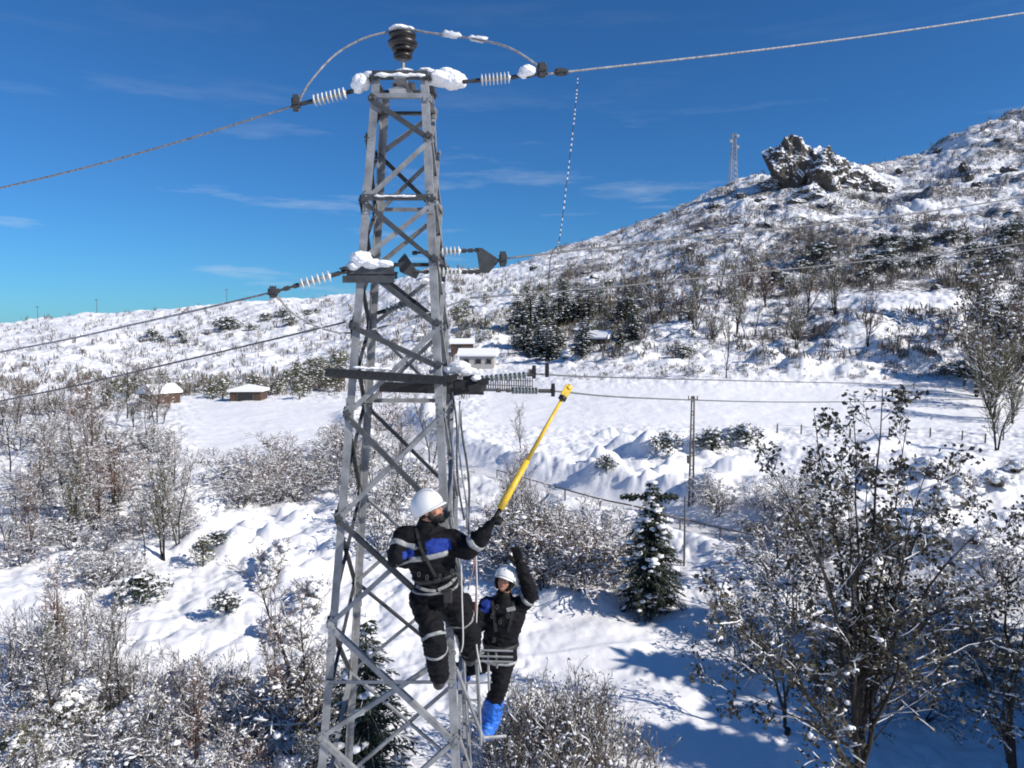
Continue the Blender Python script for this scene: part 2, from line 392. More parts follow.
v_ = MATH('ADD', MATH('MULTIPLY', n1, 0.6), MATH('MULTIPLY', n2, 0.5))     # about 0.55
s_ = MATH('SUBTRACT', MATH('ADD', v_, MATH('MULTIPLY', AT('scrub'), 0.22)), 0.70)
fac = ramp(t, MATH('MULTIPLY_ADD', s_, 9.0, 0.5), [(0.3, 0.0), (0.75, 1.0)]).outputs[0]
fac = MATH('MULTIPLY', fac, MATH('MINIMUM', MATH('MULTIPLY', AT('scrub'), 6.0), 1.0))
cr = ramp(t, noi(0.5, 5.0), [(0.35, (0.09, 0.082, 0.074)), (0.65, (0.23, 0.215, 0.205))])
mx = N(t, 'ShaderNodeMix', data_type='RGBA'); t.links.new(fac, mx.inputs['Factor']); mx.inputs[6].default_value = (*SNOWC, 1)
t.links.new(cr.outputs[0], mx.inputs[7])
mx2 = N(t, 'ShaderNodeMix', data_type='RGBA'); t.links.new(MATH('MULTIPLY', AT('road'), MATH('MULTIPLY', noi(0.8), 0.9)), mx2.inputs['Factor'])
t.links.new(mx.outputs[2], mx2.inputs[6]); mx2.inputs[7].default_value = (0.30, 0.30, 0.32, 1)
t.links.new(mx2.outputs[2], b.inputs['Base Color']); b.inputs['Roughness'].default_value = 0.7
b.inputs['Specular IOR Level'].default_value = 0.25
bh = MATH('ADD', MATH('MULTIPLY', noi(0.6, 4.0, 0.55), MATH('MULTIPLY_ADD', AT('scrub'), 0.5, 0.16)), MATH('MULTIPLY', noi(6.0, 3.0), 0.012))
bp = N(t, 'ShaderNodeBump', i_Strength=0.7, i_Distance=1.0); t.links.new(bh, bp.inputs['Height']); t.links.new(bp.outputs[0], b.inputs['Normal'])
gm.materials.append(m); M['ground'] = m
go = bpy.data.objects.new('snowy_ground', gm); COL.objects.link(go); tag(go, kind='structure')
print('terrain verts', len(V))
# coarse BVH for placing (camera-view part only)
stepQ = Q[(dd[Q[:, 0]] > 9) & (dd[Q[:, 0]] < 620) & (V[Q[:, 0], 1] > 3)]
BV = BVHTree.FromPolygons(V.tolist(), stepQ.tolist())
CAMV = Vector((0, 0, CH))
def G(px, py):
    h = BV.ray_cast(CAMV, ray(px, py).normalized())
    q = py
    while h[0] is None and q < py+60:
        q += 1; h = BV.ray_cast(CAMV, ray(px, q).normalized())
    return h[0] if h[0] is not None else gbase(px, py+5)
def GZ(x, y): return float(full_z(np.array([float(x)]), np.array([float(y)]))[0])
# ------------------------------------------------------------ plants
def rv(rng, s=1.0): return Vector((rng.gauss(0, s), rng.gauss(0, s), rng.gauss(0, s)))
class Plant:
    def __init__(s): s.trunk = MB(); s.crown = MB(); s.snow = MB(); s.leaf = MB(); s.tips = []
def leaf_quad(mb, c, size, rng, n=None):
    n = n or rv(rng).normalized(); u = n.orthogonal().normalized(); a = rng.uniform(0, 6.28)
    w = n.cross(u); u, w = u*math.cos(a)+w*math.sin(a), w*math.cos(a)-u*math.sin(a)
    u *= size*0.5; w *= size*0.36; bend = n*size*rng.uniform(-0.15, 0.15)
    mb.add([c-u, c-w+bend, c+u, c+w+bend], [(0, 1, 2, 3)])
def grow(pl, p, d, L, r, lvl, o, rng):
    seg = o['seg'][lvl] if lvl < len(o['seg']) else 2; n = seg
    tgt = pl.trunk if lvl < o.get('trunk_lv', 1) else pl.crown
    sides = 7 if lvl == 0 else (5 if r > 0.03*o['S'] else 3)
    pts = [p]; rs = [r]; dirs = [d]; dc = d.copy()
    for i in range(n):
        dc = (dc+rv(rng, o['wob']*(o.get('w0', 1) if lvl == 0 else 1))+Vector((0, 0, o['up'][min(lvl, len(o['up'])-1)]))).normalized()
        p = p+dc*(L/n); pts.append(p); dirs.append(dc.copy())
        rs.append(max(o['rmin'], r*(1-(i+1)/n*o['taper'])))
    tgt.path(pts, rs, sides)
    # snow resting along the upper side
    if o['snow'] > 0:
        if lvl > 0 and rng.random() < o['snow']*1.25:
            w_ = [max(0.15, 1-abs(dd_.z)**2) for dd_ in dirs]; m0 = 1 if rng.random() < .3 and n > 1 else 0
            sp = []; sr_ = []
            for i in range(m0, n+1):
                s_ = (rs[i]*0.6+o['sr']*0.62)*w_[i]*rng.uniform(0.65, 1.25); sp.append(pts[i]+Vector((0, 0, (rs[i]+s_)*0.6))); sr_.append(s_)
                if i < n: s2 = s_*rng.uniform(0.6, 1.3); sp.append(pts[i].lerp(pts[i+1], .5)+Vector((0, 0, (rs[i]+s2)*0.6))); sr_.append(s2)
            sr_[0] *= .4; sr_[-1] *= .5
            pl.snow.path(sp, sr_, 4)
        for i in range(0):
            if rng.random() < o['snow'] and abs(dirs[i+1].z) < 0.9 and (lvl > 0):
                k = rng.uniform(0.05, 0.3); a = pts[i].lerp(pts[i+1], k); bb = pts[i].lerp(pts[i+1], k+rng.uniform(0.4, 0.7))
                sr = rs[i]*0.7+o['sr']*rng.uniform(0.6, 1.5); up = Vector((0, 0, (rs[i]+sr)*0.65))
                mid = (a+bb)/2+up*1.35; pl.snow.path([a+up*0.5, mid, bb+up*0.5], [sr*0.5, sr, sr*0.45], 5)
    if lvl >= o['maxl']:
        pl.tips.append(p.copy())
        if rng.random() < o.get('puff', 0):
            s = o['S']*rng.uniform(0.035, 0.09)*o.get('puffs', 1); lump(pl.snow, p, s, s*0.9, s*0.65, rng, 1, 0.3)
        lf = o.get('leaf', 0)
        if lf:
            c0 = p
            for _ in range(rng.randint(lf//2, lf)):
                leaf_quad(pl.leaf, c0+rv(rng, o['lspread']), o['lsize']*rng.uniform(0.6, 1.3), rng)
        return
    nk = o['kids'][lvl]
    for q in range(nk):
        f = o['from'][lvl]+(1-o['from'][lvl])*(q+rng.random())/nk; ii = min(n-1, int(f*n)); ff = f*n-ii
        bp_ = pts[ii].lerp(pts[ii+1], ff); bd = dirs[ii+1]
        side = (rv(rng)).normalized(); side = (side-bd*side.dot(bd)).normalized()
        if lvl == 0 and 'flat' in o: side.z *= o['flat']
        an = R(rng.uniform(*o['ang'][min(lvl, len(o['ang'])-1)]))
        nd = (bd*math.cos(an)+side*math.sin(an)).normalized()
        grow(pl, bp_, nd, L*rng.uniform(*o['len'][lvl])*(1-0.45*(f-o['from'][lvl])), max(o['rmin'], rs[ii]*o['kr']), lvl+1, o, rng)
def finish(pl, name, loc, trunk_m='bark', crown_m='twig', leaf_m='leaf', rz=0, s=1):
    r = E(name, loc); r.rotation_euler.z = rz; r.scale = (s, s, s)
    if pl.trunk.f: pl.trunk.build('trunk', M[trunk_m], r, True)
    if pl.crown.f: pl.crown.build('branches', M[crown_m], r, True)
    if pl.leaf.f: pl.leaf.build('leaves', M[leaf_m], r)
    if pl.snow.f: pl.snow.build('branch_snow', M['snow'], r, True)['kind'] = 'stuff'
    return r
def multi(o, stems, rng, spread, Ls, rad):
    pl = Plant()
    for k in range(stems):
        a = 2*math.pi*(k+rng.random()*0.8)/stems; tilt = spread*rng.uniform(0.3, 1)
        d = Vector((math.cos(a)*math.sin(tilt), math.sin(a)*math.sin(tilt), math.cos(tilt)))
        grow(pl, Vector((math.cos(a), math.sin(a), 0))*0.08*o['S']*(stems > 1)-Vector((0, 0, 0.15*o['S'])), d, Ls*rng.uniform(0.7, 1.05), rad*rng.uniform(0.7, 1), 0, o, rng)
    return pl
T = {}   # prototypes: list of (root, height)
def proto(kind, pl, name, **kw):
    r = finish(pl, name, (0, 0, 0), **kw); hs = max((v[2] for mb in (pl.trunk, pl.crown, pl.leaf, pl.snow) for v in mb.v), default=1)
    T.setdefault(kind, []).append((r, hs))
# slim bare trees, ~6 m
for sd in range(4):
    rng = random.Random(100+sd)
    o = dict(S=1, seg=[7, 4, 3, 2], wob=0.09, up=[0.05, 0.16, 0.08], taper=0.85, rmin=0.010, snow=0.36, sr=0.018, maxl=3,
             kids=[13, 6, 3], **{'from': [0.22, 0.15, 0.2]}, ang=[(25, 55), (25, 60), (25, 60)], len=[(0.28, 0.42), (0.35, 0.55), (0.35, 0.6)], kr=0.5, puff=0.03, puffs=0.9)
    proto('slim', multi(o, [1, 2, 3, 2][sd], rng, R(9), 5.6, 0.07), 'bare_tree', crown_m=['twig', 'twig', 'twig_olive', 'twig_red'][sd])
# spreading bare bushes heavy with snow, ~3 m
for sd in range(4):
    rng = random.Random(200+sd)
    o = dict(S=1, seg=[5, 4, 3, 2], wob=0.16, up=[0.02, 0.05, 0.02], taper=0.8, rmin=0.011, snow=0.42, sr=0.034, maxl=3,
             kids=[5, 4, 3], **{'from': [0.15, 0.15, 0.2]}, ang=[(25, 60), (30, 70), (30, 70)], len=[(0.45, 0.65), (0.45, 0.65), (0.4, 0.7)], kr=0.55, puff=0.03, puffs=1.3)
    proto('bush', multi(o, 9, rng, R(48), 2.4, 0.035), 'snowy_bush', crown_m=['twig', 'twig', 'twig_red', 'twig'][sd])
# upright thicket, ~1.6 m, stems with snowy tips
for sd in range(3):
    rng = random.Random(300+sd)
    o = dict(S=1, seg=[4, 2, 2], wob=0.1, up=[0.08, 0.12], taper=0.8, rmin=0.007, snow=0.45, sr=0.02, maxl=2,
             kids=[4, 2], **{'from': [0.2, 0.2]}, ang=[(20, 50), (20, 50)], len=[(0.35, 0.55), (0.4, 0.6)], kr=0.6, puff=0.12, puffs=0.7, leaf=[0, 2, 1][sd], lspread=0.05, lsize=0.07)
    pl = Plant()
    for k in range(34):
        a = rng.uniform(0, 6.28); q = math.sqrt(rng.random())*0.95; t_ = R(rng.uniform(0, 24)); b_ = rng.uniform(0, 6.28)
        grow(pl, Vector((math.cos(a)*q, math.sin(a)*q, -0.15)), Vector((math.cos(b_)*math.sin(t_), math.sin(b_)*math.sin(t_), math.cos(t_))), rng.uniform(0.8, 1.7), 0.014, 0, o, rng)
    proto('thicket', pl, 'snowy_thicket', trunk_m='twig', crown_m='twig')
# snow-smothered low bush
for sd in range(3):
    rng = random.Random(350+sd); pl = Plant()
    for k in range(26):
        a = rng.uniform(0, 6.28); q = rng.random()*0.7; s = rng.uniform(0.1, 0.3)
        lump(pl.snow, (math.cos(a)*q, math.sin(a)*q, 0.55*(1-q*q)+rng.uniform(-0.1, 0.12)), s, s, s*0.6, rng, 2, 0.32)
    for k in range(60):
        a = rng.uniform(0, 6.28); q = rng.uniform(0.1, 0.5)
        p0 = Vector((math.cos(a)*q*0.4, math.sin(a)*q*0.4, 0)); d = Vector((math.cos(a)*rng.random(), math.sin(a)*rng.random(), rng.uniform(0.5, 1.2)))
        pl.crown.path([p0, p0+d*0.45, p0+d*0.8+rv(rng, 0.08)], [0.014, 0.01, 0.006], 3)
        for _ in range([2, 5, 3][sd]): leaf_quad(pl.leaf, p0+d*rng.uniform(0.4, 0.9)+rv(rng, 0.07), 0.09, rng)
    proto('buried', pl, 'snow_laden_shrub', leaf_m='leaf')
# far coarse bare trees
for sd in range(4):
    rng = random.Random(400+sd)
    o = dict(S=1, seg=[5, 3, 2], wob=0.12, up=[0.05, 0.2, 0.1], taper=0.8, rmin=0.02, snow=0.4, sr=0.03, maxl=2,
             kids=[14, 5], **{'from': [0.2, 0.15]}, ang=[(25, 55), (25, 60)], len=[(0.3, 0.45), (0.35, 0.6)], kr=0.5, puff=0.05, puffs=1.6)
    proto('far', multi(o, [1, 3, 5, 2][sd], rng, R([6, 14, 30, 10][sd]), 5.0, 0.09), 'bare_tree', crown_m=['twig', 'twig_olive', 'twig', 'twig_red'][sd])
# far leafy bushes / trees with dark or olive foliage and snow
def leafy_blob(rng, H, W, n, lm, ls):
    pl = Plant(); pl.trunk.path([(0, 0, -0.3), (0.05, 0, H*0.4), (0, 0.05, H*0.85)], [0.12, 0.08, 0.03], 5)
    for k in range(n):
        a = rng.uniform(0, 6.28); h = rng.random()**0.8; q = W*math.sqrt(rng.random())*math.sin(math.pi*min(1, h*0.8+0.2))**0.6
        c = Vector((math.cos(a)*q, math.sin(a)*q, H*(0.12+0.88*h)))+rv(rng, 0.1)
        if k % 4 == 0: pl.crown.path([(0, 0, c.z*0.6), c], [0.03, 0.01], 3)
        for _ in range(7): leaf_quad(pl.leaf, c+rv(rng, 0.16), ls*rng.uniform(0.6, 1.3), rng)
        if rng.random() < 0.3:
            s = rng.uniform(0.1, 0.25); lump(pl.snow, c+Vector((0, 0, 0.12)), s, s, s*0.45, rng, 1, 0.3)
    return pl
for sd in range(2): proto('olive', leafy_blob(random.Random(450+sd), 3.2, 1.5, 130, '', 0.2), 'olive_shrub', leaf_m='leaf_olive')
for sd in range(2): proto('brownleaf', leafy_blob(random.Random(460+sd), 6, 1.9, 170, '', 0.2), 'leafy_tree', leaf_m='leaf')
for sd in range(2): proto('dark', leafy_blob(random.Random(470+sd), 1.6, 1.4, 170, '', 0.16), 'evergreen_shrub', leaf_m='leaf_green')
# conifers
def conifer(rng, H, W, tiers, per, quads, snow, needle=0.16, tiprough=0.2):
    pl = Plant(); pl.trunk.path([(0, 0, -0.2), (0.02, 0, H*0.5), (0, 0, H)], [H*0.022, H*0.014, 0.012], 6)
    for i in range(tiers):
        h = (i+0.4)/tiers; z = H*(0.05+0.93*h); L0 = W*((1-h)**0.85)*(1 if h > 0.12 else 0.75)
        for k in range(max(4, int(per*(1-h*0.5)))):
            a = rng.uniform(0, 6.28); L = L0*rng.uniform(0.55, 1.15)+0.08
            d = Vector((math.cos(a), math.sin(a), 0)); drop = rng.uniform(0.15, 0.5)
            pts = [Vector((0, 0, z))+d*L*q+Vector((0, 0, -drop*L*q*q+0.12*L*q)) for q in (0, 0.35, 0.7, 1)]
            pl.crown.path(pts, [0.022, 0.016, 0.01, 0.006], 3)
            w = Vector((-d.y, d.x, 0)); nq = max(3, int(quads*L))
            for q in range(nq):
                f = (q+rng.random())/nq; i0 = min(2, int(f*3)); c = pts[i0].lerp(pts[i0+1], f*3-i0)
                for sgn in (-1, 1):
                    tip = c+w*sgn*needle*1.7*(1-f*0.5)*rng.uniform(0.6, 1.3)+d*needle*rng.uniform(0.4, 1)+Vector((0, 0, -needle*rng.uniform(0, 0.9)))
                    u = (tip-c); s_ = d*needle*0.3
                    pl.leaf.add([c-s_, c+u*0.5-s_*0.6+Vector((0, 0, 0.02)), tip, c+u*0.5+s_, ], [(0, 1, 2, 3)])
            if rng.random() < snow:
                for q in range(rng.randint(1, 3)):
                    f = rng.uniform(0.35, 1); i0 = min(2, int(f*3)); c = pts[i0].lerp(pts[i0+1], f*3-i0)
                    s = rng.uniform(0.06, 0.17)*(H/6)**0.5; lump(pl.snow, c+Vector((0, 0, s*0.35)), s*1.3, s*1.3, s*0.6, rng, 1, 0.3)
    return pl
for sd in range(3): proto('pine', conifer(random.Random(500+sd), 7, 1.9, 16, 10, 6, 0.4, 0.4), 'conifer', crown_m='bark', leaf_m='needle')

used = set()
def put(kind, px, py, hpx, label, cat, group=None, rng=random.Random(9), v=None, at=None, wide=1.0):
    g = Vector(at) if at is not None else G(px, py)
    pr = T[kind]; idx = rng.randrange(len(pr)) if v is None else v; r, hs = pr[idx]
    s = hpx*g.y/F/hs
    if (kind, idx) in used: c = copy_thing(r, g)
    else: c = r; used.add((kind, idx)); c.location = g
    c.rotation_euler = (0, 0, rng.uniform(0, 6.28)); c.scale = (s*wide, s*wide, s)
    return tag(c, label, cat, group)

# ---- scattered woods and thickets (each one a thing, near-identical in their patch)
rw = random.Random(77)
def inpoly(x, y, pg):
    c = False; j = len(pg)-1
    for i in range(len(pg)):
        if (pg[i][1] > y) != (pg[j][1] > y) and x < (pg[j][0]-pg[i][0])*(y-pg[i][1])/(pg[j][1]-pg[i][1])+pg[i][0]: c = not c
        j = i
    return c
def patch(kind, n, pg, hr, label, cat, group, gap=6, wide=1.0, v=None):
    xs = [p[0] for p in pg]; ys = [p[1] for p in pg]; done = []; tries = 0
    while len(done) < n and tries < n*60:
        tries += 1; x = rw.uniform(min(xs), max(xs)); y = rw.uniform(min(ys), max(ys))
        if not inpoly(x, y, pg) or any(abs(a-x) < gap and abs(b-y) < gap*0.5 for a, b in done): continue
        done.append((x, y)); put(kind, x, y, rw.uniform(*hr), label, cat, group, rw, v=v, wide=wide)
patch('slim', 26, [(0,430),(60,410),(175,420),(185,500),(150,560),(0,560)], (55, 105), 'slim bare tree with snow on its twigs in the wood beside the open field', 'tree', 'bare trees of the wood beside the field', 11)
patch('bush', 30, [(0,440),(180,440),(215,520),(120,590),(0,600)], (24, 44), 'low tangled bush dusted with snow among the slim trees of the wood', 'bush', 'low bushes under the slim trees', 12, 1.3)
patch('far', 24, [(0,405),(100,395),(160,398),(165,425),(0,440)], (18, 36), 'small bare tree at the foot of the low hill near the timber house', 'tree', 'bare trees at the foot of the low hill', 6)
patch('bush', 16, [(0,640),(75,640),(100,730),(240,740),(330,700),(335,830),(0,830)], (52, 90), 'broad bare bush loaded with snow at the bottom of the slope beside the pylon', 'bush', 'snow loaded bushes at the bottom of the slope', 24)
patch('thicket', 14, [(0,650),(90,640),(150,700),(300,690),(330,770),(0,780)], (50, 80), 'brushy upright thicket with snowy tips beside the pylon foot', 'thicket', 'thickets beside the pylon foot', 30)
patch('buried', 26, [(60,650),(150,690),(300,680),(310,790),(0,790)], (26, 46), 'little shrub almost buried in snow at the bottom of the slope', 'shrub', 'buried shrubs at the bottom of the slope', 22)
patch('slim', 9, [(10,680),(90,680),(130,740),(320,720),(320,820),(0,820)], (90, 150), 'tall thin bare tree rising from the snowy bushes beside the pylon foot', 'tree', 'thin trees among the bottom bushes', 34)
patch('thicket', 16, [(495,735),(560,725),(640,750),(640,830),(480,840)], (60, 85), 'upright snowy thicket just below the blue boots', 'thicket', 'upright thicket below the workers', 19)
patch('bush', 20, [(495,540),(590,545),(640,570),(600,600),(540,592),(500,580)], (42, 66), 'grey bare bush with snow specks between the pylon and the lone fir', 'bush', 'grey bushes between pylon and fir', 13, 1.2)
patch('slim', 8, [(490,520),(530,500),(545,550),(500,565)], (50, 80), 'thin bare tree standing just behind the raised gloved hand', 'tree', 'thin trees behind the workers', 9)
patch('bush', 22, [(215,480),(345,450),(350,500),(230,510)], (24, 40), 'shaded bare bush on the lower edge of the open snowfield', 'bush', 'bushes along the lower edge of the snowfield', 12, 1.3)
patch('bush', 9, [(345,430),(440,430),(440,560),(350,560)], (36, 60), 'bare bush seen through the steel lattice of the pylon', 'bush', 'bushes seen through the pylon', 14)
patch('slim', 7, [(345,470),(440,440),(440,520),(350,540)], (60, 90), 'bare tree seen through the steel lattice of the pylon', 'tree', 'trees seen through the pylon', 12)
patch('buried', 8, [(250,560),(330,540),(330,640),(260,650)], (18, 30), 'snow covered shrub on the bright lumpy bank beside the pylon', 'shrub', 'shrubs on the bright bank', 16)
patch('bush', 13, [(690,560),(1030,560),(1030,740),(750,740),(700,640)], (50, 80), 'snow laden bush standing beneath the big brown leaved tree', 'bush', 'snow laden bushes under the big tree', 24, 1.2)
patch('buried', 24, [(780,470),(1030,470),(1030,700),(800,700)], (16, 36), 'snow smothered shrub on the slope behind the big brown leaved tree', 'shrub', 'snow smothered shrubs behind the big tree', 18)
patch('bush', 12, [(700,500),(840,500),(840,570),(700,570)], (34, 50), 'grey twiggy bush behind the forked tree', 'bush', 'grey bushes behind the forked tree', 14)
patch('far', 16, [(960,380),(1040,350),(1050,430),(975,420)], (50, 90), 'bare tree with a few brown leaves in the clump by the field end', 'tree', 'bare trees in the clump by the field end', 8, v=None)
patch('brownleaf', 8, [(965,330),(1050,320),(1050,400),(975,390)], (46, 78), 'tree still carrying brown leaves on the terrace beside the field end', 'tree', 'brown leaved trees on the terrace', 12)
patch('olive', 20, [(455,300),(500,295),(560,300),(640,318),(640,345),(545,358),(500,345),(455,320)], (10, 20), 'olive shrub between the conifers of the pinewood', 'shrub', 'shrubs of the pinewood', 8, 1.3)
patch('pine', 24, [(500,345),(545,362),(640,350),(640,318),(560,308),(500,318)], (18, 36), 'dark green conifer in the pinewood above the farm roofs', 'conifer', 'conifers above the farm roofs', 7, 1.7)
patch('far', 26, [(640,345),(700,350),(730,370),(870,330),(860,290),(740,290),(640,310)], (24, 50), 'bare tree on the snowy slope below the rocky peak', 'tree', 'bare trees on the slope below the peak', 9)
patch('olive', 18, [(85,402),(150,388),(230,392),(345,388),(345,398),(200,402),(90,412)], (12, 22), 'olive coloured shrub in the hedge behind the open snowfield', 'shrub', 'olive shrubs of the hedge', 8, 1.2)
patch('olive', 14, [(270,385),(345,360),(345,385),(290,392)], (12, 24), 'olive coloured shrub on the slope beside the dark roofed hut', 'shrub', 'olive shrubs beside the hut', 8, 1.2)
patch('dark', 22, [(700,285),(800,292),(1030,262),(1030,232),(880,244),(800,262)], (9, 18), 'dark evergreen shrub in the band that crosses the mountain slope', 'shrub', 'dark shrubs banding the mountain', 9, 1.3)
patch('dark', 16, [(140,336),(190,330),(245,325),(340,306),(340,318),(220,342),(140,345)], (5, 11), 'dark shrub dotted on the upper part of the low hill', 'shrub', 'dark shrubs on the low hill', 8, 1.3)

# ---- single plants
S1 = [('dark', 141, 601, 32, 'black green evergreen bush with a deep dark hollow under snow', 'bush', 1, 1.3),
 ('dark', 226, 612, 24, 'small green bush poking through the bright snow bank', 'bush', 0, 1.0),
 ('olive', 203, 566, 34, 'olive bush with withered leaves at the edge of the snow bank', 'bush', 1, 1.0),
 ('dark', 217, 545, 16, 'dark bush behind the olive bush at the edge of the snow bank', 'bush', 0, 1.4),
 ('olive', 20, 775, 50, 'yellow green leafy bush in the very bottom corner of the wood', 'bush', 0, 1.6),
 ('dark', 60, 740, 40, 'dark bush half under snow next to the yellow green bush', 'bush', 1, 1.4),
 ('dark', 668, 453, 24, 'dark leafy bush under snow close to the slender line post', 'bush', 0, 1.0),
 ('dark', 712, 450, 24, 'dark leafy bush beyond the slender line post, lower of two', 'bush', 1, 1.3),
 ('dark', 746, 444, 22, 'dark leafy bush with thick snow cap in front of the fence', 'bush', 0, 1.3),
 ('dark', 606, 470, 18, 'dark bush breaking through the snow above the sunken road', 'bush', 1, 1.0),
 ('dark', 956, 485, 14, 'dark bush on the snowy bank beyond the big brown leaved tree', 'bush', 0, 1.6),
 ('dark', 960, 377, 18, 'long dark hedge bush on the terrace edge, nearer the mounds', 'bush', 1, 1.6),
 ('dark', 985, 379, 16, 'long dark hedge bush on the terrace edge, nearer the tree clump', 'bush', 0, 1.6),
 ('dark', 683, 358, 14, 'dark round bush at the foot of the mountain', 'bush', 1, 1.6),
 ('dark', 689, 320, 12, 'dark flat topped bush above the round bush at the mountain foot', 'bush', 0, 1.6),
 ('dark', 228, 330, 15, 'largest dark bush on the crest of the low hill', 'bush', 1, 1.6),
 ('far', 726, 378, 80, 'lone thin bare tree on the far edge of the field', 'tree', 0, 0.6),
 ('far', 868, 346, 62, 'solitary narrow tree at the brink of the terrace', 'tree', 3, 0.7),
 ('far', 997, 450, 72, 'dark bare tree standing alone among the fence posts', 'tree', 1, 0.9),
 ('slim', 521, 452, 52, 'small bare sapling alone on the snow behind the yellow pole', 'tree', 1, 1.0),
 ('slim', 164, 560, 120, 'tallest pale grey birch at the edge of the open snowfield', 'tree', 2, 0.8),
 ('slim', 178, 545, 100, 'birch with two stems just beside the tallest birch', 'tree', 1, 0.8),
 ('slim', 75, 482, 60, 'dark stemmed tree alone in the middle of the wood', 'tree', 0, 1.0),
 ('slim', 118, 520, 80, 'reddish brown tree in the middle of the wood', 'tree', 3, 1.1),
 ('slim', 62, 668, 120, 'reddish twigged tree over the snowy bushes of the slope', 'tree', 3, 1.0),
 ('slim', 120, 720, 140, 'tall pole thin tree in front of the reddish twigged tree', 'tree', 0, 0.8),
 ('slim', 300, 720, 180, 'leaning bare tree with long limbs next to the pylon leg', 'tree', 1, 1.1),
 ('slim', 195, 740, 110, 'dark forked sapling on the shaded snow at the slope foot', 'tree', 1, 1.0)]
for k, x, y, h, lab, cat, v, w in S1: put(k, x, y, h, lab, cat, None, rw, v=v, wide=w)

# lone fir
g = G(650, 611)
pl = conifer(random.Random(61), 6.0, 1.8, 30, 15, 14, 0.34, 0.2)
rng = random.Random(31)
for sg, ln in ((-1, 1.35), (1, 1.15)):
    pts = [Vector((sg*q*ln, 0, 5.15+0.06*math.sin(q*5))) for q in (0, .4, .8, 1)]; pl.crown.path(pts, [.03, .022, .014, .008], 4)
    for _ in range(150):
        f = rng.random(); c = Vector((sg*f*ln, 0, 5.15)); leaf_quad(pl.leaf, c+Vector((0, rng.gauss(0, .12), rng.gauss(0, .06))), .2, rng)
r = finish(pl, 'fir_tree', g, crown_m='bark', leaf_m='needle'); tag(r, 'dark green fir with lumps of snow on its boughs, standing alone', 'tree')
r.scale = (138*g.y/F/6.0,)*3
b_ = MB(); rng = random.Random(3)
g2 = P(650, 482, g.y-0.3)
# second fir glimpsed through the pylon
g = G(368, 790)
pl = conifer(random.Random(62), 6.0, 2.0, 24, 13, 10, 0.35, 0.22)
r = finish(pl, 'fir_tree', g, crown_m='bark', leaf_m='needle'); tag(r, 'dark fir seen through the lower lattice of the pylon', 'tree'); s = 190*g.y/F/6; r.scale = (s, s, s)

# the big brown-leaved tree, two stems
def big_tree(px, pyb, Y, topy, seed, label, lean, kids0, Wd, leaf):
    x0 = P(px, pyb, Y); gz = GZ(x0.x, Y); base = Vector((x0.x, Y, gz)); H = P(px, topy, Y).z-gz
    rng = random.Random(seed)
    o = dict(S=1, seg=[12, 7, 4, 3, 2], wob=0.09, w0=0.3, up=[0.05, 0.07, 0.04, 0.0], taper=0.9, rmin=0.007, snow=0.3, sr=0.016, maxl=4, trunk_lv=2,
             kids=[kids0, 7, 4, 2], **{'from': [0.3, 0.3, 0.25, 0.2]}, ang=[(25, 62), (25, 60), (25, 60), (25, 60)],
             len=[(Wd*0.8, Wd*1.2), (0.35, 0.55), (0.35, 0.6), (0.4, 0.7)], kr=0.42, puff=0.2, puffs=0.9, leaf=leaf, lspread=0.06, lsize=0.1)
    pl = Plant(); grow(pl, Vector((0, 0, -0.2)), Vector((lean, 0, 1)).normalized(), H*0.97, 0.13, 0, o, rng)
    r = finish(pl, 'broadleaf_tree', base); tag(r, label, 'tree'); print('big tree quads', len(pl.leaf.f), len(pl.crown.f)); return r
def vase_tree(Y, base_px, tips, seed, label, leaf=5, r0=0.08):
    x0 = P(base_px, 800, Y).x; base = Vector((x0, Y, GZ(x0, Y))); rng = random.Random(seed); pl = Plant()
    o = dict(S=1, seg=[9, 6, 4, 3], wob=0.10, up=[0.05, 0.10, 0.05, 0.0], taper=0.88, rmin=0.006, snow=0.42, sr=0.016, maxl=3, trunk_lv=1,
             kids=[0, 5, 3], **{'from': [0.2, 0.25, 0.25, 0.2]}, ang=[(25, 60), (25, 60), (25, 65)], len=[(.3, .4), (0.35, 0.6), (0.4, 0.75)],
             kr=0.5, puff=0.06, puffs=0.8, leaf=leaf, lspread=0.075, lsize=0.105)
    fork = P(base_px, 725, Y)-base
    pl.trunk.path([(0, 0, -.3), (0.03, 0, fork.z*.5), fork], [r0*1.5, r0*1.25, r0*1.1], 9)
    for (tx, ty, dy, ll, nk) in tips:
        tip = P(tx, ty, Y+dy)-base; st = Vector((fork.x*.9, 0, fork.z*rng.uniform(.55, 1.0)))
        c1 = st.lerp(tip, .4)+Vector(((st.x-tip.x)*.22, (st.y-tip.y)*.2, .12*(tip-st).length))
        pts = []; n = 9
        for q in range(n+1):
            t_ = q/n; p = st*(1-t_)**2+c1*2*t_*(1-t_)+tip*t_*t_
            pts.append(p+rv(rng, .035)*(0 < q))
        rr_ = r0*rng.uniform(.5, .8); rs = [max(.008, rr_*(1-.9*q/n)) for q in range(n+1)]; pl.trunk.path(pts, rs, 6)
        L = (tip-st).length
        for q in range(nk):
            f = .18+.82*(q+rng.random())/nk; ii = min(n-1, int(f*n)); bp_ = pts[ii].lerp(pts[ii+1], f*n-ii); bd = (pts[ii+1]-pts[ii]).normalized()
            side = rv(rng).normalized(); side = (side-bd*side.dot(bd)).normalized(); an = R(rng.uniform(28, 65))
            grow(pl, bp_, (bd*math.cos(an)+side*math.sin(an)).normalized(), ll*rng.uniform(.55, 1.15)*(1.15-f*.5), max(.01, rs[ii]*.5), 1, o, rng)
    r = finish(pl, 'broadleaf_tree', base, crown_m='twig_dark'); tag(r, label, 'tree'); print('vase tree', len(pl.leaf.f), len(pl.crown.f), len(pl.snow.f)); return r
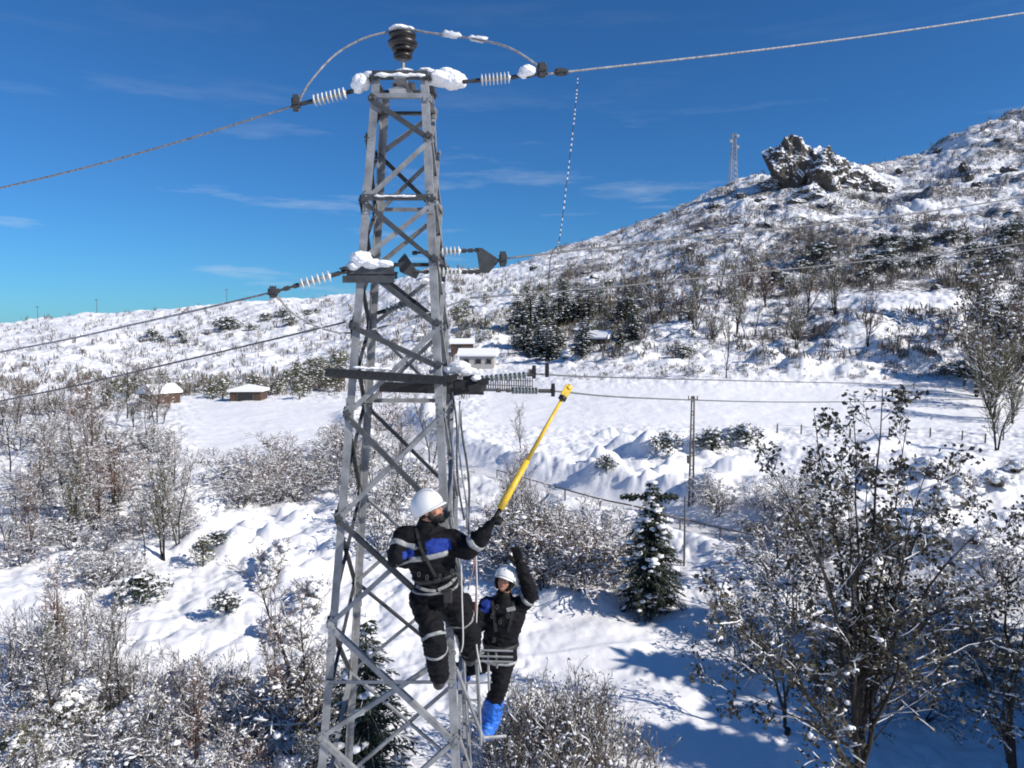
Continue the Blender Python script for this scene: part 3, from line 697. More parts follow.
vase_tree(13.5, 860, [(882,388,.2,1.2,9), (845,470,-.5,1.3,9), (772,470,.6,1.3,9), (930,462,-.2,1.3,9), (992,520,.3,1.3,9), (705,590,-.6,1.5,10), (800,520,-1.0,1.3,9), (950,590,-1.0,1.3,9), (760,640,-1.2,1.2,7), (990,640,.8,1.1,7), (815,410,.9,1.0,7), (730,690,.3,1.3,8), (905,520,1.0,1.2,8), (852,412,-.3,.9,8), (912,408,.2,.9,8), (868,450,.6,1.0,8), (935,500,.5,1.0,8)], 21,
    'large open tree with rising dark limbs and withered brown leaves in front of everything', 5)
vase_tree(17, 1010, [(1000,560,0,1.4,8), (960,640,.4,1.4,8), (1040,540,-.3,1.4,8), (985,700,-.8,1.4,7)], 22, 'smaller brown leaved tree next to the large open tree, its snowy boughs drooping', 5, .08)
vase_tree(21, 785, [(760,540,0,1.4,7), (735,590,.4,1.4,7), (800,530,-.3,1.4,7)], 23, 'pale thin leaved tree right behind the large open tree', 4, .07)
for x_, y_, h_, lab in [(19.5, 19.5, 11, 'tall conifer outside the view whose shadow falls on the path'), (22, 22.5, 12, 'second tall conifer outside the view shading the path'), (25, 18, 12, 'third tall conifer outside the view shading the path'), (20.5, 16.5, 10, 'fourth conifer outside the view shading the path'), (19, 14.5, 11, 'fifth conifer outside the view shading the path'), (22.5, 13, 12, 'sixth conifer outside the view shading the path'), (17.5, 12, 10, 'seventh conifer outside the view shading the path')]:
    g_ = Vector((x_, y_, GZ(x_, y_))); c_ = put('pine', 0, 0, h_*F/y_, lab, 'conifer', None, rw, at=g_, wide=1.25)
# ---- uncountable scrub over the hills
def tufts(name, n, zones, seed, m, label, hgt, snowy=False):
    rng = random.Random(seed); vs = []; fs = []; got = 0; tries = 0
    while got < n and tries < n*30:
        tries += 1; zn = rng.choices(zones, [z_[4] for z_ in zones])[0]
        x = rng.uniform(zn[0], zn[1]); y = rng.uniform(zn[2], zn[3])
        if x > 455 and noise.noise(Vector((x*0.02, y*0.045, seed*0.1))) < rng.uniform(-0.45, 0.25): continue
        if noise.noise(Vector((x*0.06, y*0.12, 7+seed))) < rng.uniform(-0.5, 0.35): continue
        if 800 < x < 965 and 291 < y < 309: continue
        h = BV.ray_cast(CAMV, ray(x, y).normalized())
        if h[0] is None or h[0].y < 100: continue
        g = h[0]; got += 1; H = rng.uniform(*hgt)*(0.5+g.y/500.0)
        if road_dist(np.array([g.x]), np.array([g.y]))[0] < 4: continue
        for k in range(7):
            a = rng.uniform(0, 6.28); lean = rng.uniform(0.05, 0.5)*H
            b0 = g+Vector((rng.gauss(0, 0.25*H), rng.gauss(0, 0.25*H), -0.1)); tip = b0+Vector((math.cos(a)*lean, math.sin(a)*lean, H*rng.uniform(0.5, 1)))
            w = 0.035*H*rng.uniform(0.7, 2.0); a2 = rng.uniform(0, 6.28); wv = Vector((math.cos(a2)*w, math.sin(a2)*w, 0))
            md = b0.lerp(tip, 0.6)
            o_ = len(vs); vs += [b0-wv*0.4, b0+wv*0.4, md+wv, md-wv, tip]; fs += [(o_, o_+1, o_+2), (o_, o_+2, o_+3), (o_+3, o_+2, o_+4)]
    me = mesh_np(name, np.array([tuple(v) for v in vs]), np.array(fs)); me.materials.append(m)
    ob = bpy.data.objects.new(name, me); COL.objects.link(ob); tag(ob, label, 'scrub', kind='stuff')
hz = [(455, 1060, 110, 360, 6), (0, 350, 296, 392, 1.1), (350, 470, 265, 400, 0.8), (690, 1040, 225, 300, 2.5), (560, 700, 270, 340, 1), (0, 345, 378, 396, 0.4)]
tufts('mountain_scrub', 6200, hz, 1, M['twig'], 'grey brown scrub covering the snowy hillsides', (1.0, 3.0))
tufts('evergreen_scrub', 1800, [(455, 640, 280, 350, 3), (80, 345, 372, 396, 0.5), (640, 1040, 235, 300, 1)], 2, M['leaf_olive'], 'olive evergreen scrub on the lower hillsides', (0.8, 2.2))
tufts('foothill_scrub', 1500, [(560, 1040, 335, 380, 3), (0, 170, 400, 440, 2)], 3, M['twig'], 'thin scrub poking through the snow at the hill foot', (0.5, 1.4))

# ---- rocks
def rock(name, c, rx, ry, rz, seed, label, cat, group=None, sub=4, mt='rock', ang=0.0):
    rng = random.Random(seed); v, f = OCT[min(sub, 5)]; off = Vector((seed*3.1, seed*1.7, 0)); vs = []
    pls = []
    for _ in range(26):
        q = rv(rng).normalized(); pls.append((q, rng.uniform(0.62, 1.0)))
    for p in v:
        n_ = 0; a = 1; fr = 1.7
        for _ in range(4): n_ += a*(0.4-abs(noise.noise(p*fr+off))*2); a *= 0.55; fr *= 2.1
        k = min(dq/max(0.05, p.dot(q)) for q, dq in pls); k = min(k, 1.25)*(1+0.16*n_); q = Vector((p.x*rx, p.y*ry, p.z*rz))*k; vs.append(q)
    mb = MB(); mb.add(vs, f); ob = mb.build(name, M[mt], None, False, c); ob.rotation_euler = (0, ang, 0); return tag(ob, label, cat, group)
def rk(px, py, wpx, hpx, seed, label, cat='rock', sink=0.25, ang=0.0, group=None, mt='rock', sub=4):
    g = G(px, py); s = g.y/F; mt = 'rock_snowy' if seed in (5, 12, 13, 7) else mt; rock('crag' if 'rock' in mt else 'boulder', g+Vector((0, wpx*s*0.3, hpx*s*(0.5-sink))), wpx*s*0.55, wpx*s*0.5, hpx*s*0.6, seed, label, cat, group, sub+('rock' in mt), mt, ang)
rk(793, 188, 44, 58, 3, 'dark overhanging crag with a snow cap at the top of the mountain', sink=0.1, ang=R(-14))
rk(828, 190, 50, 56, 8, 'broad snow streaked crag beside the dark overhanging crag', sink=0.2, ang=R(10))
rk(860, 192, 54, 46, 5, 'lower jagged crag stepping down beyond the two summit crags', sink=0.28, ang=R(18))
rk(845, 188, 40, 20, 7, 'long rock rib under the summit crags', sink=0.15, ang=R(20))
rk(885, 192, 40, 26, 12, 'snowy rock shoulder where the outcrop runs out into the ridge', sink=0.35, ang=R(22))
rk(812, 198, 40, 18, 13, 'flat rock apron below the dark overhanging crag', sink=0.3)
rk(775, 190, 24, 16, 9, 'small rock step at the foot of the dark crag', sink=0.1)
rb = random.Random(8)
patchB = [(715,206,14,8),(742,197,12,8),(760,200,14,6),(800,202,20,7),(826,205,16,6),(585,272,12,5),(594,277,10,5),(610,282,8,5),(660,286,9,6),(651,284,7,5),(533,268,10,6),(1010,170,16,8),(980,185,14,8),(965,170,10,10),(970,180,8,12),(1015,212,14,6),(640,300,8,4),(700,230,10,5),(735,222,10,5),(770,225,12,5),(900,172,8,8),(690,250,9,5),(940,150,10,6),(1000,140,10,6),(880,310,10,4),(938,287,12,5)]
for i, (x, y, w, h) in enumerate(patchB):
    rk(x, y+2, w, h, 20+i, 'dark boulder breaking the snow of the mountainside', 'boulder', 0.15, rb.uniform(-0.4, 0.4), 'boulders on the mountainside', 'boulder', 3)
# ------------------------------------------------------------ the pylon
YC = 6.62
def corner_line():
    yt, yb = YC-0.245, YC-0.57
    a = P(372, 78, yt); b = P(428, 78, yt); c = P(319, 768, yb); d = P(460, 768, yb)
    return a, b, c, d
fa, fb_, fc, fd = corner_line(); ZT, ZB = fa.z, fc.z
hT, hB = (fb_.x-fa.x)/2, (fd.x-fc.x)/2; cT, cB = (fa.x+fb_.x)/2, (fc.x+fd.x)/2
def TC(i, z):   # i: 0 front-left 1 front-right 2 back-right 3 back-left
    k = (ZT-z)/(ZT-ZB); h = hT+(hB-hT)*k; cx = cT+(cB-cT)*k
    return Vector((cx+(h if i in (1, 2) else -h), YC+(h if i in (2, 3) else -h), z))
def zf(py): # height where the front legs show on row py
    lo, hi = -2.0, 14.0
    for _ in range(50):
        m_ = (lo+hi)/2; p = TC(0, m_); f_ = p.y*cp-(p.z-CH)*sp; u_ = p.y*sp+(p.z-CH)*cp
        if 384-F*u_/f_ > py: lo = m_
        else: hi = m_
    return (lo+hi)/2
tower = E('lattice_pylon', (cB, YC, 0))
tag(tower, 'tall grey galvanised lattice pylon two workers are climbing', 'pylon')
TO = Vector((cB, YC, 0))
def tb(mb, name, m, smooth=False):
    o = mb.build(name, M[m], None, smooth); o.parent = tower; o.location = -TO; return o
sgn = [(-1, -1), (1, -1), (1, 1), (-1, 1)]
for i in range(4):
    mb = MB(); a = TC(i, ZT+0.02); b = TC(i, 0.0 if True else 0); b = TC(i, -0.3)
    sx_, sy_ = sgn[i]; mb.angle(b, a, (-sx_, 0, 0), (0, -sy_, 0), 0.067, 0.009)
    # splice plates with bolts
    for z in (zf(200), zf(412), zf(640)):
        p = TC(i, z); mb.obox(p+Vector((-sx_*0.035, sy_*0.007, 0)), (0.032, 0, 0), (0, 0.005, 0), (0, 0, 0.12))
        for q in (-0.08, -0.03, 0.03, 0.08): mb.tube(p+Vector((-sx_*0.035, sy_*0.012, q)), p+Vector((-sx_*0.035, sy_*0.024, q)), 0.009, n=6)
    tb(mb, 'leg', 'steel')
def brace(i, z0, j, z1, w=0.042, m='steel', out=0.006, name='brace', hor=False):
    a = TC(i, z0); b = TC(j, z1); ctr = (TC(0, z0)+TC(2, z0))/2; mid = (a+b)/2
    nrm = Vector(((mid.x-ctr.x), (mid.y-ctr.y), 0))
    w *= 0.84
    nrm = Vector((math.copysign(1, nrm.x), 0, 0)) if abs(nrm.x) > abs(nrm.y) else Vector((0, math.copysign(1, nrm.y), 0))
    a += nrm*out; b += nrm*out; mb = MB(); d = (b-a).normalized(); up = nrm.cross(d)
    if up.z < 0: up = -up
    mb.angle(a+nrm*.006, b+nrm*.006, -up if not hor else up, -nrm, w, 0.006)
    for e, dd2 in ((a, d), (b, -d)): mb.obox(e+dd2*.02+nrm*.007, d*.03, up*.024, nrm*.002); mb.tube(e+dd2*.04+nrm*.008, e+dd2*.04+nrm*.018, .007, n=6)
    for e in (a, b): mb.tube(e+nrm*0.003, e+nrm*0.018, 0.008, n=6)
    return tb(mb, name, m)
L0, L1, L2, L3 = 0, 1, 2, 3
Z = {k: zf(k) for k in (78, 90, 104, 137, 168, 200, 228, 260, 295, 324, 365, 412, 420, 460, 516, 520, 570, 622, 650, 683, 735)}
# front face, as the photo shows it
brace(0, Z[78]-0.02, 1, Z[137], 0.055, 'steel_dark', 0.012)  # falling diagonals use the darker steel, their shade painted in
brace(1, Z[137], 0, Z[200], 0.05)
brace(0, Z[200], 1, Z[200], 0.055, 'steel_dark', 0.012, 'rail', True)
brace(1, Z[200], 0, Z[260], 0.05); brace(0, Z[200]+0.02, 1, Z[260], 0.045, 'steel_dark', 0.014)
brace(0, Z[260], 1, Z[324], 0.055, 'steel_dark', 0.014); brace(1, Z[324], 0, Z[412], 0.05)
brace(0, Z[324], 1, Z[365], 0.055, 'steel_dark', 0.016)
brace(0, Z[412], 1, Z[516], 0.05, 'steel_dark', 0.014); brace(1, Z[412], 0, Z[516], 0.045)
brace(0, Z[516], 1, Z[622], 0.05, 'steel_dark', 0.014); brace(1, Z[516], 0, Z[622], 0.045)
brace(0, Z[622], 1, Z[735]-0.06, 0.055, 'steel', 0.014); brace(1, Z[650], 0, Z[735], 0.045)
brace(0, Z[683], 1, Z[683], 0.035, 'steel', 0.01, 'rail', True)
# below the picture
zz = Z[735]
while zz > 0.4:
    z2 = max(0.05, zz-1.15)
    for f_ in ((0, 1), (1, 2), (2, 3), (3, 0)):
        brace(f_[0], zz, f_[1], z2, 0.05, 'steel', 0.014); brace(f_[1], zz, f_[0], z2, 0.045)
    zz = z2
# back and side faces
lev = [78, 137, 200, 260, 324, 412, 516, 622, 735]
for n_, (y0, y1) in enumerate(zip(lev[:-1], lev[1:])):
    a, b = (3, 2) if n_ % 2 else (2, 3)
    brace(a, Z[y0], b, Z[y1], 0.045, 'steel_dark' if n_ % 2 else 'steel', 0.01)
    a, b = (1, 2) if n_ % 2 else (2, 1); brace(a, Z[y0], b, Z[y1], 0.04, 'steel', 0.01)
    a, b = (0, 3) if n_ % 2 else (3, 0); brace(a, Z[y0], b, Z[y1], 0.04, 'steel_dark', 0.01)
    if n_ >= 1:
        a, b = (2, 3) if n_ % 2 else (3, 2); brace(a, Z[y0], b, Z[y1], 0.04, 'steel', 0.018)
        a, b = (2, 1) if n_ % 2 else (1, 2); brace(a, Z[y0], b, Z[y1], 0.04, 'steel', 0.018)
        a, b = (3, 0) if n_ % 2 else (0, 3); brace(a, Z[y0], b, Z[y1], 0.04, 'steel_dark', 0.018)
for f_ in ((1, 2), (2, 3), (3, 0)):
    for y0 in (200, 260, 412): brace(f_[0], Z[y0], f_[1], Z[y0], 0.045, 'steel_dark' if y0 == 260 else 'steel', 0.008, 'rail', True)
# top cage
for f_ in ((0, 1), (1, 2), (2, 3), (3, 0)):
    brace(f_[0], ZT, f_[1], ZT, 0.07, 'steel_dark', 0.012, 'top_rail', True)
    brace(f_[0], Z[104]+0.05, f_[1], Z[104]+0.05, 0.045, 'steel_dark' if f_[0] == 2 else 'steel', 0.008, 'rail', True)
mb = MB(); c_ = (TC(0, ZT)+TC(2, ZT))/2
mb.box(c_+Vector((0, 0, 0.0)), 0.10, 2*hT+0.06, 0.02); mb.box(c_+Vector((0, 0, 0.013)), 0.2, 0.2, 0.004); tb(mb, 'top_plate', 'steel')
# post insulator on top
YT = YC
pb = P(403, 74, YT); base = Vector((pb.x, YT, ZT+0.02))
hp = P(403, 33, YT).z-base.z
mb = MB(); mb.lathe(base, (0, 0, 1), [(0, 0.03), (0.01, 0.03), (0.012, 0.017), (hp*0.55, 0.017)], 12); tb(mb, 'insulator_pin', 'steel')
mb = MB()
mb.lathe(base, (0, 0, 1), [(hp*0.500, 0.02), (hp*0.500, 0.065), (hp*0.531, 0.085), (hp*0.586, 0.08), (hp*0.601, 0.045), (hp*0.625, 0.05), (hp*0.633, 0.09), (hp*0.679, 0.1), (hp*0.718, 0.08), (hp*0.734, 0.07), (hp*0.750, 0.125), (hp*0.812, 0.13), (hp*0.874, 0.10), (hp*0.882, 0.07), (hp*0.906, 0.115), (hp*0.968, 0.12), (hp, 0.06)], 24)
tb(mb, 'post_insulator', 'black_porcelain', True)
# left crossarm stub, and the black crossarms lower down
mb = MB(); z_ = Z[260]-0.06; a = TC(0, z_)
for dy, zo in ((-0.04, 0), (0.12, -0.03), (-0.04, -0.075)):
    mb.angle(Vector((a.x-0.12, a.y+dy, z_+zo)), Vector((a.x+0.32, a.y+dy, z_+zo)), (0, 1, 0), (0, 0, -1), 0.06, 0.007)
mb.obox(Vector((a.x-0.1, a.y+0.04, z_-0.02)), (0.03, 0, 0), (0, 0.14, 0), (0, 0, 0.008))
tb(mb, 'crossarm', 'steel_dark')
def xarm(p0, p1, w):
    mb = MB(); d = Vector(p1)-Vector(p0); mb.obox((Vector(p0)+Vector(p1))/2, d/2, (0, w*0.5, 0), (0, 0, w*0.32)); mb.obox((Vector(p0)+Vector(p1))/2+Vector((0, -w*0.49, -w*0.25)), d/2, (0, 0.006, 0), (0, 0, w*0.42))
    n_ = int(d.length/0.06)
    for q in range(n_):
        c = Vector(p0)+d*((q+.5)/n_); mb.tube(c+Vector((0, -w*0.5-0.006, 0.0)), c+Vector((0, -w*0.5-0.016, 0.0)), 0.006, n=6)
    return tb(mb, 'crossarm', 'black_steel')
yF = TC(0, Z[365]).y-0.06
xarm(P(326, 371, yF), P(446, 379, yF), 0.07)
yB = YC+0.16
xarm(P(380, 385, yB), P(484, 388, yB), 0.09)
xarm(P(436, 380, YC-0.15), P(486, 385, YC+0.0), 0.08)
# brackets and fittings at the right end
mb = MB()
for k, (x, y) in enumerate([(452, 378), (460, 384), (468, 379), (474, 388), (483, 382), (456, 392)]):
    c = P(x, y, YC-0.2+0.08*(k % 3)); mb.obox(c, (0.045, 0, 0.01), (0, 0.03, 0), (0, 0, 0.03)); mb.tube(c+Vector((-.05, 0, -.03)), c+Vector((.06, 0, .03)), 0.014, n=6)
tb(mb, 'arm_bracket', 'black_steel')
# conduits and cables down the right face
for k, (x0, x1, w, m_) in enumerate([(452, 463, 0.009, 'steel_dark'), (458, 466, 0.008, 'steel'), (462, 471, 0.010, 'steel_dark'), (448, 456, 0.010, 'cable_frost')]):
    mb = MB(); pts = [P(x0+(x1-x0)*q+2*math.sin(q*7+k*2), 392+(520-392)*q+(k*9), YC-0.15+0.05*k-0.1*q) for q in np.linspace(0, 1, 9)]
    mb.path(pts, w, 8); tb(mb, 'down_cable', m_, True)
# small climbing cage / step frame on the right face
mb = MB(); yS = YC+0.1
def bar(x0, y0, x1, y1, Y0, Y1, r): mb.tube(P(x0, y0, Y0), P(x1, y1, Y1), r, n=6)
for x0, x1 in ((463, 468), (477, 481)): bar(x0, 646, x1, 745, yS-0.1, yS-0.1, 0.014)
for y in (647, 655, 661, 683, 700, 720): bar(463, y, 481, y, yS-0.1, yS-0.1, 0.010)
for y in (650, 656, 661): bar(476, y, 513, y+1, yS-0.12, yS-0.12, 0.010)
bar(463, 648, 468, 646, yS-0.1, yS+0.3, 0.010); bar(477, 655, 486, 652, yS-0.1, yS+0.3, 0.010)
bar(488, 652, 489, 690, yS-0.1, yS-0.1, 0.012); bar(496, 652, 497, 668, yS-0.1, yS-0.1, 0.01); bar(480, 683, 492, 682, yS-0.1, yS-0.1, 0.010)
bar(476, 660, 480, 735, yS+.05, yS+.05, 0.012)
tb(mb, 'step_frame', 'steel')
mb = MB(); mb.tube(P(456, 668, YC-0.5), P(484, 741, YC+0.1), 0.02, n=6); mb.tube(P(478, 738, YC+0.05), P(506, 736, YC+0.15), 0.016, n=6); tb(mb, 'foot_rail', 'steel')

# ---- insulator strings
def string(p0, p1, n, r, f0, f1, label, m='porcelain', group=None):
    """dead-end string: clevis, discs between f0 and f1 of the way, rods either side"""
    p0 = Vector(p0); p1 = Vector(p1); d = p1-p0; L = d.length; u = d.normalized()
    root = E('insulator_string', p0)
    mb = MB(); mb.path([(0, 0, 0), d*f0], 0.011, 6); mb.path([d*f1, d], 0.011, 6)
    for q in (0.04, f0*0.6, f0*0.9, f1+0.04, (1+f1)/2, 0.96):
        if 0 < q < 1: mb.obox(d*q, u*0.022, u.orthogonal().normalized()*0.016, u.cross(u.orthogonal().normalized())*0.012)
    mb.build('rod', M['cable_dark'], root)
    pitch = L*(f1-f0)/n
    for k in range(n):
        mb = MB(); mb.lathe(d*f0+u*(k*pitch), u, [(0, 0.014), (pitch*0.25, 0.022), (pitch*0.32, r*0.95), (pitch*0.5, r), (pitch*0.62, r*0.75), (pitch*0.68, 0.02), (pitch, 0.014)], 16)
        mb.build('insulator_disc', M[m], root, True)
    return tag(root, label, 'insulator', group)
yT = YC-0.2
s1 = string(P(353, 91, yT), P(297, 105, yT), 8, 0.05, 0.12, 0.72, 'white disc insulator string pulling away from the snowy pylon top towards the open sky')
s2 = string(P(462, 82, yT), P(546, 74, yT), 8, 0.05, 0.22, 0.58, 'disc insulator string on the pylon top with a snow lump at its outer end')
s3 = string(P(347, 271, yF+0.05), P(274, 292, yF-0.1), 6, 0.05, 0.22, 0.66, 'white disc insulator string below the round snow cap on the side crossarm')
s4 = string(P(412, 253, YC+0.1), P(480, 250, YC+0.15), 7, 0.045, 0.3, 0.72, 'upper disc string of the pair between two dark triangular plates', 'porcelain')
s5 = string(P(414, 272, YC+0.1), P(480, 272, YC+0.15), 7, 0.045, 0.3, 0.72, 'lower disc string of the pair between two dark triangular plates', 'porcelain')
s6 = string(P(470, 380, YC), P(536, 374, YC+0.4), 10, 0.034, 0.15, 0.85, 'long grey glass disc string at the black crossarm, upper of two', 'glass_ins')
s7 = string(P(478, 390, YC), P(552, 391, YC+0.4), 8, 0.034, 0.44, 0.8, 'long grey glass disc string at the black crossarm, lower of two', 'glass_ins')
s8 = string(P(378, 313, YC+0.25), P(416, 302, YC+0.3), 6, 0.04, 0.2, 0.85, 'short dark disc string hanging inside the pylon lattice', 'glass_ins')
# triangular yoke plates
def plate(pts, Y, label):
    root_p = P(*pts[0], Y); mb = MB(); a = [P(x, y, Y)-root_p for x, y in pts]; n_ = len(a); th_ = Vector((0, 0.012, 0))
    mb.add([p-th_ for p in a]+[p+th_ for p in a], [tuple(range(n_)), tuple(range(n_, 2*n_))[::-1]]+[(k, k+n_, (k+1) % n_+n_, (k+1) % n_) for k in range(n_)])
    o = mb.build('yoke_plate', M['steel_dark'], None, False, root_p); return tag(o, label, 'yoke plate')
plate([(398, 261), (405, 253), (419, 274), (416, 279), (400, 272)], YC+0.1, 'dark triangular plate inside the lattice, holding the double disc strings')
plate([(476, 248), (482, 248), (500, 260), (489, 273), (480, 273)], YC+0.15, 'dark triangular plate in the open where the double disc strings meet')
# ---- conductors
def catmull(pts, n=10):
    pts = [Vector(p) for p in pts]; out = []; q = [2*pts[0]-pts[1]]+pts+[2*pts[-1]-pts[-2]]
    for i in range(1, len(q)-2):
        for k in range(n):
            t_ = k/n; a, b, c, d = q[i-1:i+3]
            out.append(0.5*((2*b)+(c-a)*t_+(2*a-5*b+4*c-d)*t_**2+(3*b-a-3*c+d)*t_**3))
    return out+[pts[-1]]
def cable(name, pts, r, m, label, cat='power line', group=None, n=8, parent=None):
    pts = catmull(pts); o0 = pts[0]; mb = MB(); mb.path([p-o0 for p in pts], r, 8); o = mb.build(name, M[m], parent, True, o0)
    return tag(o, label, cat, group) if label else o
def wire(pts, r, m, label):   # pts: (px, py, Y)
    return cable('power_line', [P(*p) for p in pts], r, m, label)
wire([(297, 105, yT), (150, 150, 6.8), (0, 188, 7.4), (-260, 245, 9), (-900, 330, 15)], 0.0095, 'cable_frost', 'topmost conductor sweeping from the pylon top over the low hill')
wire([(548, 74, yT), (575, 71, 6.6), (800, 45, 7.4), (1024, 13, 8.4), (1500, -60, 11)], 0.0095, 'cable_frost', 'topmost conductor running from the pylon top above the mountain')
wire([(274, 292, yF-.1), (140, 323, 6.6), (0, 352, 7.2), (-300, 402, 9), (-900, 460, 14)], 0.0085, 'cable_frost', 'frosted conductor leaving the side crossarm over the low hill')
wire([(346, 322, YC+.3), (160, 366, 7.6), (0, 401, 8.4), (-300, 455, 10), (-900, 520, 14)], 0.009, 'cable', 'lowest thin conductor passing in front of the low hill houses')
wire([(500, 259, YC+.15), (650, 242, 7.6), (850, 221, 9), (1024, 197, 10), (1500, 120, 14)], 0.009, 'cable', 'conductor from the triangular plate across the foot of the mountain sky line')
wire([(470, 298, YC+.2), (590, 289, 8), (720, 276, 9.5), (877, 260, 11), (1024, 243, 13), (1600, 160, 18)], 0.009, 'cable', 'thin conductor crossing the middle of the mountain')
wire([(536, 374, YC+.4), (600, 377, 9), (750, 381, 13), (900, 385, 16), (1060, 394, 20), (1700, 430, 30)], 0.0085, 'cable', 'conductor from the upper grey glass string across the field')
wire([(552, 391, YC+.4), (640, 398, 9), (780, 402, 13), (900, 401, 16), (1060, 398, 20), (1700, 390, 30)], 0.0085, 'cable', 'conductor from the lower grey glass string across the field')
wire([(274, 293, yF-.1), (300, 318, yF), (345, 333, yF+.1), (400, 322, YC), (470, 298, YC+.2)], 0.009, 'cable_frost', 'sagging jumper cable looping through the pylon below the side crossarm')
jl = wire([(297, 105, yT), (310, 82, yT), (335, 55, yT+.1), (365, 38, YC-.05), (395, 31, YC), (412, 30, YC), (430, 33, YC), (455, 36, YC), (480, 40, YC-.1), (507, 47, yT), (530, 60, yT), (546, 74, yT)], 0.010, 'cable_frost', 'arched jumper cable passing over the black insulator on top')
def clamp(px, py, Y, w, h, label, m='cable_dark'):
    p = P(px, py, Y); mb = MB(); s = Y/F
    mb.obox((0, 0, 0), (w*s*.5, 0, 0), (0, .018, 0), (0, 0, h*s*.3)); mb.obox((0, 0, 0), (w*s*.25, 0, 0), (0, .026, 0), (0, 0, h*s*.5))
    for q in (-.3, 0, .3): mb.tube((w*s*q, -.035, -h*s*.1), (w*s*q, .035, -h*s*.1), .008, n=6); mb.tube((w*s*q, 0, -h*s*.55), (w*s*q, 0, h*s*.55), .007, n=6)
    return tag(mb.build('line_clamp', M[m], None, False, p), label, 'clamp')
clamp(296, 103, yT, 8, 15, 'line clamp where the arched cable meets the discs near the open sky')
clamp(542, 70, yT, 10, 13, 'line clamp under the arched cable beside the snow lump')
clamp(561, 72, yT, 14, 6, 'turnbuckle on the topmost conductor outside the snow lump')
clamp(273, 292, yF-.1, 9, 11, 'line clamp at the end of the side crossarm string')
clamp(503, 259, YC+.15, 8, 14, 'line clamp just outside the dark triangular plate')
clamp(534, 372, YC+.4, 4, 12, 'dark upright clamp first after the long grey glass string', 'black_steel')
clamp(547, 370, YC+.5, 4, 13, 'dark upright clamp second after the long grey glass string', 'black_steel')
clamp(553, 390, YC+.4, 4, 12, 'dark upright clamp just below the head of the yellow pole', 'black_steel')
# spacer hardware on the arched cable, with frost
for k, (x, y, lab) in enumerate([(452, 35, 'frosted splice on the arched cable, the one closer to the black insulator'), (478, 39, 'frosted splice on the arched cable, the one farther from the black insulator')]):
    mb = MB(); rng = random.Random(k); lump(mb, (0, 0, 0), 0.075, 0.03, 0.028, rng, 2, .3); lump(mb, (-.05, 0, .01), 0.04, 0.03, 0.028, rng, 1, .3); tag(mb.build('cable_splice', M['icicle'], None, True, P(x, y, YC-.05)), lab, 'splice')
# hanging chain of frosted beads
root = E('hanging_rope', P(578, 76, yT)); pts = catmull([P(578, 76, yT), P(574, 120, yT), P(567, 180, yT), P(559, 240, yT), P(550, 262, yT+.2), P(547, 345, yT+.3)], 22)
mb = MB(); mb.path([p-pts[0] for p in pts], 0.004, 5); mb.build('rope', M['cable_dark'], root)
k = 0
mb = MB()
for q in range(1, 70, 2):
    if (q*7) % 5: mb.path([pts[q]-pts[0], pts[q].lerp(pts[q+1], .5)-pts[0], pts[q+1]-pts[0]], [.004, .0065+.002*math.sin(q*3.7), .004], 6)
tag(mb.build('rope_frost', M['icicle'], root, True), kind='stuff')
tag(root, 'thin frosted rope dangling in the sky from the topmost conductor', 'rope')
# ---- snow lying on the pylon
def snowpile(name, lumps, Y, seed, label):
    mb = MB(); rng = random.Random(seed); p0 = P(lumps[0][0], lumps[0][1], Y); s = Y/F
    for x, y, rx, ry in lumps: lump(mb, P(x, y, Y)-p0, rx*s, min(rx, 16)*s*0.9, ry*s, rng, 4, 0.085, 1.5)
    return tag(mb.build('snow_lump', M['snow'], None, True, p0), label, 'snow lump')
snowpile('s', [(362, 82, 9, 8), (358, 86, 7, 7), (371, 76, 8, 4)], YC-.18, 1, 'snow lump on the corner of the pylon top, facing the open hill')
snowpile('s', [(440, 79, 15, 7), (452, 80, 12, 9), (461, 81, 6, 7), (446, 72, 8, 4), (426, 72, 9, 3)], YC-.1, 2, 'large ragged snow lump spilling off the pylon top along the string')
snowpile('s', [(405, 72, 9, 2.6)], YC, 3, 'thin snow resting on the top plate beneath the black insulator')
snowpile('s', [(398, 91, 9, 4)], YC, 3, 'small snow lump caught inside the top cage of the pylon')
snowpile('s', [(400, 29, 10, 3), (408, 29, 6, 2)], YC, 4, 'little snow cap on the black insulator')
snowpile('s', [(528, 71, 8, 5.5), (524, 74, 6, 4)], yT, 5, 'rounded snow lump at the outer end of the top string')
snowpile('s', [(361, 259, 11, 8), (372, 264, 10, 5), (384, 264, 9, 4), (354, 266, 8, 5)], yF+.1, 6, 'round snow cap on the side crossarm')
snowpile('s', [(460, 366, 11, 5), (468, 371, 10, 4), (452, 370, 8, 4), (476, 378, 5, 3)], YC-.12, 7, 'snow lump covering the fittings of the black crossarm')
snowpile('s', [(424, 281, 8, 3), (436, 283, 7, 2)], YC+.1, 8, 'small snow pad on the strut below the double disc strings')
def ledge(a, b, w, h, seed, label):
    rng = random.Random(seed); a = Vector(a); b = Vector(b); n = 14; pts = [a.lerp(b, k/n)+Vector((0, 0, h*rng.uniform(.2, .8))) for k in range(n+1)]
    rs = [max(.004, h*rng.uniform(.6, 1.2)*(0.3 if k in (0, n) else 1)) for k in range(n+1)]; mb = MB(); mb.path([p-a for p in pts], rs, 8)
    return tag(mb.build('snow_ledge', M['snow'], None, True, a), label, 'snow ledge')
ledge(TC(0, ZT)+Vector((.02, -.02, .012)), TC(1, ZT)+Vector((-.02, -.02, .012)), .03, .018, 1, 'thin line of snow along the front edge of the pylon top')
ledge(TC(0, Z[200])+Vector((.1, -.02, .025)), TC(1, Z[200])+Vector((-.15, -.02, .025)), .03, .010, 2, 'thin line of snow on the upper horizontal rail of the pylon')
